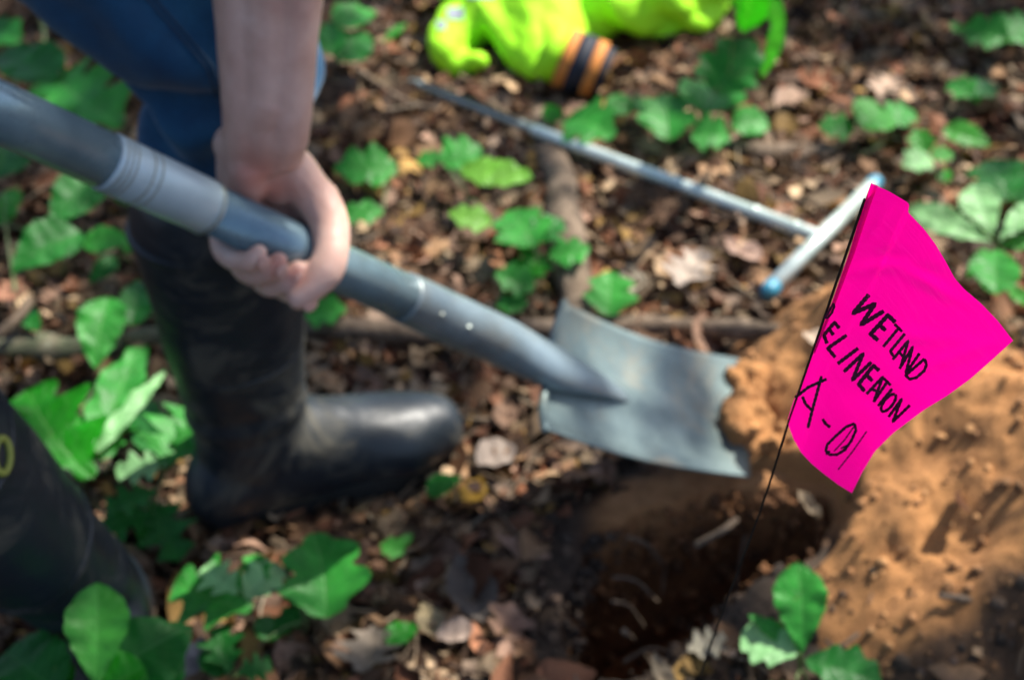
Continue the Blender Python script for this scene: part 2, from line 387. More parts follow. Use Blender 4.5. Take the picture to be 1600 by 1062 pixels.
# crumbs and clods on the heap and round the hole
def clods(name, n, region, smin, smax, cols, label, dens):
    bm = bmesh.new(); bmesh.ops.create_icosphere(bm, subdivisions=2, radius=1)
    T = np.array([v.co[:] for v in bm.verts]); TF = np.array([[v.index for v in f.verts] for f in bm.faces]); bm.free()
    x = rng.uniform(region[0], region[1], n); y = rng.uniform(region[2], region[3], n); ok = dens(x, y) > rng.random(n)
    x, y = x[ok], y[ok]; n = len(x); s = smin + (smax - smin) * rng.random(n) ** 6
    off = rng.normal(0, .16, (n, len(T), 1)); S = s[:, None, None] * (1 + off) * rng.uniform(.6, 1.2, (n, 1, 3))
    a = rng.uniform(0, 6.28, n); c_, s_ = np.cos(a), np.sin(a)
    L = T[None] * S; L = np.stack([L[..., 0] * c_[:, None] - L[..., 1] * s_[:, None], L[..., 0] * s_[:, None] + L[..., 1] * c_[:, None], L[..., 2]], -1)
    z = top_h(x, y); L = L + np.stack([x, y, z + s * .1], -1)[:, None]
    Fc = (TF[None] + (np.arange(n) * len(T))[:, None, None]).reshape(-1, 3)
    C = np.array(cols)[rng.integers(0, len(cols), n)] * rng.uniform(.7, 1.2, (n, 1)); C = np.repeat(C, len(T), 0)
    o = np_mesh(name, L.reshape(-1, 3), Fc, M['clod'], cols=C); tag(o, label, 'soil crumbs', kind='stuff')
on_m = lambda x, y: (mound_h(x, y) > .004) * 1.0
clods('soil_clods', 6000, (.15, 1.1, .7, 1.35), .0006, .0065, [(.45, .22, .09), (.36, .175, .07), (.55, .29, .12), (.26, .13, .055)], 'orange soil crumbs and clods strewn over the dug heap', on_m)
clods('humus_crumbs', 7000, (-.02, 1.0, .62, 1.2), .0012, .010, [(.08, .055, .035), (.055, .038, .026), (.13, .085, .055), (.19, .12, .08)],
      'dark brown humus crumbs round the rim of the hole', lambda x, y: np.clip(sstep(.10, .0, np.abs(hole_sd(x, y) - .03)) * .8 + sstep(.05, .22, fbm(x, y, 6, 3) + .30 * sstep(.93, .80, y)) * sstep(.93, .86, y) * (x > .2) * 1.6, 0, 1) * (hole_sd(x, y) > .0) * ((y < .96) | (x < .08)) * ((x < .3) | (y < .93)))
ww = rng.uniform(size=(60000, 2)) * (.45, .45) + (.0, .75); s_ = hole_sd(ww[:, 0], ww[:, 1]); ww = ww[(s_ < .0) & (s_ > -.016)][:2200]
bmw = bmesh.new(); bmesh.ops.create_icosphere(bmw, subdivisions=2, radius=1); Tw = np.array([v.co[:] for v in bmw.verts]); TwF = np.array([[v.index for v in f.verts] for f in bmw.faces]); bmw.free()
nw = len(ww); zw = base_h(ww[:, 0], ww[:, 1]) - .40 * rng.random(nw) ** 1.4; sw = .0012 + .0065 * rng.random(nw) ** 3
Lw = Tw[None] * sw[:, None, None] * (1 + rng.normal(0, .2, (nw, len(Tw), 1))) * rng.uniform(.6, 1.3, (nw, 1, 3)) + np.stack([ww[:, 0], ww[:, 1], zw], -1)[:, None]
top_ = ((zw > base_h(ww[:, 0], ww[:, 1]) - .05) & ((ww[:, 0] < .12) | (ww[:, 1] < .95)))[:, None]
Cw = np.where(top_, np.array([[.09, .06, .04]]), np.array([[.20, .085, .03]])) * rng.uniform(.4, 1.6, (nw, 1))
tag(np_mesh('hole_crumbs', Lw.reshape(-1, 3), (TwF[None] + (np.arange(nw) * len(Tw))[:, None, None]).reshape(-1, 3), M['clod'], cols=np.repeat(Cw, len(Tw), 0)), 'soil crumbs clinging to the walls of the dug hole', 'soil crumbs', kind='stuff')
# ------------------------------------------------------------------ leaf litter
def tmpl(kind, nu=5, nv=8):
    """flat leaf template: v along, u across, length 1"""
    v = np.linspace(0, 1, nv); u = np.linspace(-1, 1, nu)
    if kind == 'oak': wv = .30 * np.sin(np.pi * v ** .8) ** .7 * (1 + .45 * np.cos(v * 2 * np.pi * 3.5 + .6))
    elif kind == 'round': wv = .42 * np.sin(np.pi * v) ** .6
    elif kind == 'narrow': wv = .17 * np.sin(np.pi * v) ** .8
    elif kind == 'bit': wv = .38 * (1 + .5 * rng.normal(0, .6, nv)).clip(.3, 1.7)
    else: wv = .29 * np.sin(np.pi * v ** .85) ** .8
    wv = np.maximum(wv, .012)
    U, W = np.meshgrid(u, v); X = U * wv[:, None]; Y = W - .5
    return X.ravel(), Y.ravel(), U.ravel(), W.ravel()
def leaf_batch(x, y, size, kind, cols, zoff, tiltmax, nu=5, nv=8, hf=top_h):
    n = len(x); tx, ty, U, W = tmpl(kind, nu, nv); k = len(tx)
    curl = rng.normal(0, .5, n)[:, None]; fold = rng.normal(.15, .35, n)[:, None]; wav = rng.normal(0, .05, (n, 1)); tw = rng.normal(0, .35, n)[:, None]
    ph = rng.uniform(0, 6.28, (n, 1)); asp = rng.uniform(.75, 1.25, (n, 1))
    X = tx[None] * asp + .08 * np.sin(ty[None] * 4 + ph) ; Y = np.repeat(ty[None], n, 0)
    Z = curl * Y ** 2 + fold * np.abs(X) + wav * np.sin(Y * 14 + ph + 3 * X) + tw * X * Y * 2 + rng.normal(0, .012, (n, k))
    Pm = np.stack([X, Y, Z], -1) * size[:, None, None]
    a = rng.uniform(0, 6.28, n); tl = rng.uniform(-1, 1, n) * tiltmax; t2 = rng.uniform(-1, 1, n) * tiltmax
    ca, sa, cx, sx, cy, sy = np.cos(a), np.sin(a), np.cos(tl), np.sin(tl), np.cos(t2), np.sin(t2)
    Rx = np.zeros((n, 3, 3)); Rx[:, 0, 0] = 1; Rx[:, 1, 1] = cx; Rx[:, 1, 2] = -sx; Rx[:, 2, 1] = sx; Rx[:, 2, 2] = cx
    Ry = np.zeros((n, 3, 3)); Ry[:, 1, 1] = 1; Ry[:, 0, 0] = cy; Ry[:, 0, 2] = sy; Ry[:, 2, 0] = -sy; Ry[:, 2, 2] = cy
    Rz = np.zeros((n, 3, 3)); Rz[:, 2, 2] = 1; Rz[:, 0, 0] = ca; Rz[:, 0, 1] = -sa; Rz[:, 1, 0] = sa; Rz[:, 1, 1] = ca
    Rm = Rz @ Ry @ Rx; Pm = np.einsum('nij,nkj->nki', Rm, Pm)
    Pm += np.stack([x, y, (hf(x, y) if hf else 0) + zoff], -1)[:, None]
    i = np.arange(k).reshape(nv, nu); q = np.stack([i[:-1, :-1], i[:-1, 1:], i[1:, 1:], i[1:, :-1]], -1).reshape(-1, 4)
    Qm = (q[None] + (np.arange(n) * k)[:, None, None]).reshape(-1, 4)
    edge = 1 - .25 * np.abs(U[None, :, None]) ** 3
    C = cols[:, None, :] * edge * rng.uniform(.93, 1.07, (n, k, 1))
    return Pm.reshape(-1, 3), Qm, C.reshape(-1, 3)
PAL = np.array([(.20, .12, .075), (.28, .18, .11), (.14, .075, .045), (.10, .06, .04), (.34, .25, .17), (.24, .115, .07), (.40, .31, .22), (.19, .15, .11), (.30, .20, .16), (.065, .04, .028), (.26, .17, .06), (.16, .07, .04), (.22, .17, .14)])
PAL = np.minimum(PAL * np.array((1.36, 1.24, 1.10)), .7)
def litter_mask(x, y):
    s = hole_sd(x, y); m_ = mound_h(x, y); ok = (s > .030)
    p = (1 - .985 * sstep(-.018, .004, m_)) * (1 - .9 * sstep(.075, .04, s) * sstep(.98, 1.04, y) * (x > .08)) ; p = p * (.55 + .45 * sstep(.02, .10, s))
    return ok & (rng.random(len(x)) < p)
Vs, Qs, Cs = [], [], []; off = 0
def push(V, Q, C):
    global off
    Vs.append(V); Qs.append(Q + off); Cs.append(C); off += len(V)
def scatter(n, area, smin, smax, kind, zr, tilt, pw=1.5, nu=5, nv=8, dark=1.0):
    x = rng.uniform(area[0], area[1], n); y = rng.uniform(area[2], area[3], n); k = litter_mask(x, y); x, y = x[k], y[k]; n = len(x)
    s = smin + (smax - smin) * rng.random(n) ** pw
    c = PAL[rng.integers(0, len(PAL), n)] * (.36 + 1.0 * rng.random((n, 1)) ** 1.4) * dark
    push(*leaf_batch(x, y, s, kind, c, rng.uniform(zr[0], zr[1], n), tilt, nu, nv))
NEAR = (-1.05, 1.05, .62, 2.6)
scatter(2300, NEAR, .025, .065, 'ovate', (.0, .016), .5)
scatter(1300, NEAR, .03, .08, 'oak', (.0, .018), .5, nv=14)
scatter(1800, NEAR, .02, .045, 'round', (.0, .014), .6)
scatter(1800, NEAR, .03, .08, 'narrow', (.0, .016), .6)
scatter(24000, NEAR, .008, .035, 'bit', (-.002, .016), .9, 2.0, 3, 4)
scatter(9000, NEAR, .006, .022, 'round', (-.002, .012), .9, 2.0, 3, 4)
scatter(5000, (-3.5, 3.5, .1, 5), .05, .10, 'ovate', (.0, .02), .5)
x = np.concatenate(Vs); 
# fine twigs and needles of the litter, in the same mass
def twigs(n, area, lmin, lmax, r, cols):
    x = rng.uniform(area[0], area[1], n); y = rng.uniform(area[2], area[3], n); k = litter_mask(x, y); x, y = x[k], y[k]; n = len(x)
    L = lmin + (lmax - lmin) * rng.random(n) ** 2; a = rng.uniform(0, 6.28, n); p = rng.normal(0, .22, n)
    D = np.stack([np.cos(a) * np.cos(p), np.sin(a) * np.cos(p), np.sin(p)], -1); S = np.stack([-np.sin(a), np.cos(a), 0 * a], -1); Z = np.cross(D, S)
    rr = r * rng.uniform(.4, 1.3, n); C0 = np.stack([x, y, top_h(x, y) + rng.uniform(.002, .02, n)], -1)
    bend = rng.normal(0, .08, (n, 1)); V = []
    for j, f in enumerate((-.5, -.17, .17, .5)):
        c = C0 + D * (L * f)[:, None] + S * bend * L[:, None] * (1 - 4 * f * f)
        for q in range(4):
            V.append(c + (S * math.cos(q * 1.571) + Z * math.sin(q * 1.571)) * (rr * (1 - .3 * f))[:, None])
    V = np.stack(V, 1).reshape(-1, 3); q = []
    for j in range(3):
        for k_ in range(4): q.append((j * 4 + k_, j * 4 + (k_ + 1) % 4, j * 4 + 4 + (k_ + 1) % 4, j * 4 + 4 + k_))
    Q = (np.array(q)[None] + (np.arange(n) * 16)[:, None, None]).reshape(-1, 4)
    C = np.repeat(np.array(cols)[rng.integers(0, len(cols), n)] * rng.uniform(.6, 1.2, (n, 1)), 16, 0)
    push(V, Q, C)
twigs(2600, NEAR, .02, .14, .0016, [(.16, .11, .07), (.26, .19, .13), (.08, .05, .035), (.32, .27, .2)])
tag(np_mesh('leaf_litter', np.concatenate(Vs), np.concatenate(Qs), M['dead_leaf'], cols=np.concatenate(Cs)), 'brown and tan dead leaves and bits covering the forest floor', 'leaf litter', kind='stuff')
# ------------------------------------------------------------------ dry leaves, twigs, branches told apart in the picture
def solo_leaf(px, py, lenpx, ang, kind, col, label, name='dry_leaf', h=.012, wide=1.0, curl=.4, tilt=None):
    c = ong(px, py, h); d = (c - Vector((0, 0, CAMH))).length; L = lenpx / F * d
    tx, ty, U, W = tmpl(kind, 9, 26)
    e = ong(px + math.cos(R(ang)) * 30, py - math.sin(R(ang)) * 30, h) - c; e.z *= .3; e.normalize(); L *= 1.15
    s = e.cross(Vector((0, 0, 1))).normalized(); up = s.cross(e).normalized()
    if tilt: up = (up + s * tilt).normalized(); s = e.cross(up).normalized()
    V = []
    for a, b in zip(tx, ty):
        z = curl * b * b + .5 * abs(a) + .03 * math.sin(b * 15 + a * 9)
        V.append(s * (a * wide * L) + e * (b * L) + up * (z * L))
    i = np.arange(9 * 26).reshape(26, 9); q = np.stack([i[:-1, :-1], i[:-1, 1:], i[1:, 1:], i[1:, :-1]], -1).reshape(-1, 4)
    o = np_mesh(name, np.array([v[:] for v in V]), q, M['dead_leaf'], cols=np.repeat(np.array([col]) * .72, len(V), 0)); o.location = c
    tag(o, label, 'dry leaf', 'distinct dry leaves lying on the litter'); return o
for a in [
 (1078, 425, 88, 60, 'oak', (.55, .45, .38), 'pale sunlit dry leaf below the middle of the steel probe shaft', .03, 1.0),
 (985, 440, 60, 100, 'ovate', (.40, .34, .26), 'greyish curled dry leaf left of the pale sunlit leaf', .02, 1.1),
 (575, 1020, 85, 70, 'oak', (.30, .24, .19), 'grey tan lobed oak leaf at the bottom edge left of centre', .02, 1.3),
 (672, 972, 60, 115, 'ovate', (.48, .38, .22), 'yellowish tan dry leaf below the hole side litter near the bottom', .02, 1.1),
 (712, 990, 52, 20, 'round', (.42, .32, .27), 'pinkish tan dry leaf right of the yellowish tan leaf', .02, 1.0),
 (735, 925, 115, 110, 'ovate', (.16, .13, .11), 'long grey brown dry leaf lying left of the hole', .02, 1.0),
 (300, 1035, 75, 60, 'ovate', (.45, .40, .46), 'pale lilac dry leaf at the bottom edge beside the large green leaves', .03, .9),
 (1255, 745 + 300, 60, 10, 'bit', (.3, .2, .13), 'brown leaf scrap under the seedling at the bottom right', .01, 1.0),
 (775, 715, 60, 30, 'round', (.36, .29, .25), 'greyish pink dry leaf between the boot toe and the shovel blade', .02, 1.1),
 (560, 955 - 170, 65, 35, 'ovate', (.30, .24, .16), 'tan dry leaf just below the boot sole', .015, 1.1),
 (740, 770, 55, 60, 'ovate', (.34, .20, .03), 'mustard yellow dry leaf right of the small glossy green leaf', .015, 1.2),
 (1235, 160, 60, 20, 'round', (.45, .30, .22), 'reddish tan crumpled leaf in the upper right sun patch', .03, .8),
 (1385, 140, 62, 60, 'oak', (.62, .44, .33), 'bright tan curled leaf in the upper right sun patch', .03, 1.0),
 (1290, 540, 75, 10, 'round', (.55, .42, .32), 'pale leaf just below the long dark branch near the flag', .02, .8),
 (1265, 795, 95, 22, 'narrow', (.34, .25, .16), 'thin bleached leaf strip on the hole edge under the flag tip', .02, .6),
 (790, 600 + 50, 60, 90, 'ovate', (.25, .15, .10), 'brown curled leaf left of the shovel blade', .02, 1.0),
 (1160, 395, 62, 150, 'ovate', (.50, .33, .26), 'pinkish sunlit leaf left of the probe cross handle', .02, 1.1),
 (20, 460, 60, 80, 'oak', (.45, .22, .14), 'orange pink curled leaf at the left edge below the broad leaf', .04, 1.0),
 (245, 640, 70, 20, 'ovate', (.34, .24, .16), 'tan dry leaf behind the spiky oak seedling by the boot', .02, 1.0),
 (330, 195, 10, 20, 'ovate', (.3, .2, .1), '', 0, 1),
 (1035, 1058, 75, 120, 'ovate', (.30, .24, .17), 'pointed tan leaf standing at the front lip of the hole', .03, .6),
 (1110, 1012, 60, 20, 'oak', (.34, .31, .24), 'greyish lobed leaf on the front lip of the hole behind the wire', .01, 1.1)]:
    if a[6]: solo_leaf(*a[:7], h=a[7], wide=a[8])
def branch(name, pts, rad, m, label, cat='branch', group=None, n=12):
    P3 = [ong(x, y, h) for x, y, h in pts]; b = MB(); o0 = P3[0].copy()
    b.tube([p - o0 for p in P3], rad, n=n, sub=5)
    o = b.build(name, m); co = np.array([v.co[:] for v in o.data.vertices]); nz = n3(co + np.array(o0), 40, 3)
    c = np.array([v.normal[:] for v in o.data.vertices]); co = co + c * (nz * max(rad) * .5)[:, None]
    o.data.vertices.foreach_set('co', co.ravel()); o.location = o0; tag(o, label, cat, group); return o
branch('branch', [(838, 175, .0), (868, 270, .02), (885, 350, .022), (893, 420, .02), (905, 520, .015)], [.018, .024, .022, .021, .019], M['bark'], 'thick bare brown branch lying under the steel probe shaft')
branch('branch', [(440, 512, .012), (560, 516, .018), (700, 522, .016), (850, 514, .015), (1000, 508, .016), (1130, 514, .018), (1290, 522, .012)], [.012, .013, .012, .012, .013, .012, .009], M['bark'], 'long dark horizontal branch running behind the shovel blade')
branch('branch', [(-60, 552, .01), (40, 545, .02), (130, 545, .018), (240, 528, .015), (330, 520, .01)], [.015, .016, .015, .012, .009], M['bark_moss'], 'mossy grey green branch at the left edge behind the boot')
branch('branch', [(1130, 225, .01), (1190, 240, .02), (1250, 236, .015), (1330, 250, .01)], [.010, .013, .012, .007], M['bark'], 'short pale weathered branch above the probe handle')
branch('root', [(980, 838, .01), (1010, 850, -.03), (1035, 880, -.06)], [.0022, .002, .0012], M['bark'], 'thin pale root poking from the far wall of the hole', 'root')
for k, (pts, r, lb) in enumerate([
 ([(975, 985, .03), (1000, 1010, .03), (1035, 1060, .02)], .0028, 'grey twig leaning over the front lip of the hole'),
 ([(1090, 850, .0), (1130, 828, .012), (1150, 812, .014)], .003, 'reddish root stub at the back right of the hole'),
 ([(560, 110, .03), (590, 130, .03), (640, 160, .02), (760, 190, .01)], .004, 'thin dark twig beside the pointed end of the probe'),
 ([(0, 520, .05), (30, 495, .06), (45, 470, .07)], .005, 'short forked twig at the left edge above the mossy branch'),
 ([(1470, 930, .01), (1510, 935, .012), (1560, 950, .01)], .003, 'small brown twig in the dark crumbs at the lower right'),
 ([(1290, 1000, .01), (1310, 1010, .015), (1340, 990, .012)], .0018, 'reddish twig beside the seedling at the bottom right'),
 ([(600, 870, .01), (660, 850, .02), (700, 800, .01)], .0025, 'thin twig lying on the litter below the small glossy leaf')]):
    branch('twig', pts, [r] * len(pts), M['bark'], lb, 'twig', n=8)
for k, (a_, b_, z0_, z1_, lb) in enumerate([((.105, 1.00), (.15, .985), -.04, -.06, 'short root sticking out of the left wall of the hole'), ((.10, .95), (.135, .96), -.02, -.07, 'fine root hanging from the left rim of the hole'), ((.17, 1.075), (.16, 1.03), -.07, -.10, 'root stub jutting from the back wall of the hole'), ((.25, 1.07), (.235, 1.02), -.05, -.13, 'reddish root drooping at the back right of the hole'), ((.11, .90), (.16, .91), -.05, -.05, 'pale root crossing near the front left of the hole')]):
    p0_ = Vector((*a_, z0_)); p1_ = Vector((*b_, z1_)); b = MB(); b.tube([Vector(), (p1_ - p0_) * .5 + Vector((0, .004, .008)), p1_ - p0_], [.0022, .0017, .0008], n=8, sub=5)
    o = b.build('root', M['bark']); o.location = p0_; tag(o, lb, 'root')
b = MB(); cl = ong(1128, 752, .012)
b.ell((0, 0, 0), (.010, .006, .005), n=12); tag(b.build('pebble', mat('quartz', (.6, .55, .48), .5)), 'small whitish pebble on the rim under the blade tip', 'pebble').location = cl
# ------------------------------------------------------------------ living plants
OUT = {
 'ovate': lambda t: .36 * math.sin(math.pi * min(1, t) ** .78) ** .75 * (1 - .25 * t),
 'obovate': lambda t: .33 * (math.sin(math.pi * t ** 1.55) ** .75 if t < 1 else 0) + .02 * (1 - t),
 'round': lambda t: .46 * math.sqrt(max(0, 1 - (2 * t - 1) ** 2)),
 'oak': lambda t: (.33 * math.sin(math.pi * t ** 1.15) ** .6 if 0 < t < 1 else 0) * (1 + .42 * math.cos(t * 2 * math.pi * 3.2 + .4)) * .95,
 'spiky': lambda t: (.42 * math.sin(math.pi * t ** .95) ** .6 if 0 < t < 1 else 0) * (.42 + .95 * abs(((t * 3.3 + .2) % 1) * 2 - 1) ** 1.2),
 'ivy': lambda t: (.44 * math.sin(math.pi * t ** .72) ** .6 if 0 < t < 1 else 0) * (.66 + .52 * abs(((t * 2.6 + .25) % 1) * 2 - 1) ** .8),
 'long': lambda t: .17 * math.sin(math.pi * t ** .85) ** .6 * (1 + .12 * math.cos(t * 19)),
 'shallow': lambda t: (.36 * math.sin(math.pi * t ** 1.1) ** .6 if 0 < t < 1 else 0) * (1 + .16 * math.cos(t * 2 * math.pi * 3.5))}
def live_leaf(parent, b, t, kind, mt, hb, htp, wide=1.0, roll=0.0, seed=0, hbase=None):
    """b, t: picture points of leaf base and tip, hb/htp their heights above ground"""
    pb = ong(*b, hb); pt = ong(*t, htp) if hbase is None else onz(*t, pb.z + hbase)
    L = (pt - pb).length; e = (pt - pb).normalized()
    view = (Vector((0, 0, CAMH)) - (pb + pt) / 2).normalized()
    n = (Vector((0, 0, 1)) * .75 + view * .65); n = (n - e * n.dot(e)).normalized(); s = e.cross(n).normalized()
    n = (n + s * roll).normalized(); s = e.cross(n).normalized()
    r = random.Random(seed * 77 + int(b[0] * 3 + t[1])); f = OUT[kind]
    nu, nv = 13, 40; V = []; U = []
    p1, p2, k1 = r.uniform(0, 6), r.uniform(0, 6), r.uniform(.12, .3); bend = r.uniform(-.06, .06); asy = [r.uniform(.88, 1.12), r.uniform(.88, 1.12)]; sh = [r.uniform(-.02, .02), r.uniform(-.02, .02)]
    for j in range(nv + 1):
        tt = j / nv
        for i in range(nu):
            u = -1 + 2 * i / (nu - 1); sd = 0 if u < 0 else 1
            tq = min(1, max(0, tt + (sh[sd] * math.sin(math.pi * tt)))); wd = max(f(tq), .004) * asy[sd]
            lob = 1 + .03 * math.sin(tt * 37 + p1 + sd * 2) 
            x = u * wd * lob * wide * .84
            y = tt + (.10 * abs(u) * wd * 1.2 if kind in ('oak', 'spiky', 'ivy', 'shallow') else 0)
            z = k1 * abs(x) * .9 - .20 * (tt - .4) ** 2 + .018 * math.sin(tt * 17 + p1 + 2.4 * u) * abs(u) + .010 * math.sin(tt * 31 + p2) * u + .010 * math.cos(tt * 50 - abs(u) * 13)*abs(u)
            V.append(s * ((x + bend * math.sin(math.pi * tt)) * L) + e * (y * L) + n * (z * L)); U.append((u, tt))
    Fc = [(j * nu + i, j * nu + i + 1, (j + 1) * nu + i + 1, (j + 1) * nu + i) for j in range(nv) for i in range(nu - 1)]
    o = mk('leaf', V, Fc, M[mt], None, True, U); o.location = pb; keep(o, parent); return pb
def plant(name, label, root, leaves, stem='stem', group='green seedlings on the forest floor', cat='seedling', rs=.0016, node=None):
    """root: picture point where it leaves the ground; node: where petioles meet (x, y, h)"""
    r0 = ong(*root, -.005); e = empty(name, r0); tag(e, label, cat, group)
    bs = [live_leaf(e, *l[:6], **(l[6] if len(l) > 6 else {}), seed=i) for i, l in enumerate(leaves)]
    nd_ = ong(node[0], node[1], node[2]) if node else sum(bs, Vector()) / len(bs) * .75 + r0 * .25
    b = MB(); z = Vector((0, 0, 0))
    mid = (nd_ - r0) * .5 + Vector((.004, .003, .004))
    b.tube([z, mid, nd_ - r0], [rs * 1.2, rs, rs], n=8, sub=4)
    for p in bs:
        if (p - nd_).length > .004:
            b.tube([nd_ - r0, (nd_ + p) / 2 - r0 + Vector((0, 0, (p - nd_).length * .1)), p - r0], [rs * .8, rs * .6, rs * .6], n=6, sub=3)
    o = b.build('stem', M[stem]); o.parent = e; return e
D, Md, B, Lm, Pl, S = 'leaf_dark', 'leaf_mid', 'leaf_bright', 'leaf_lime', 'leaf_pale', 'leaf_sat'
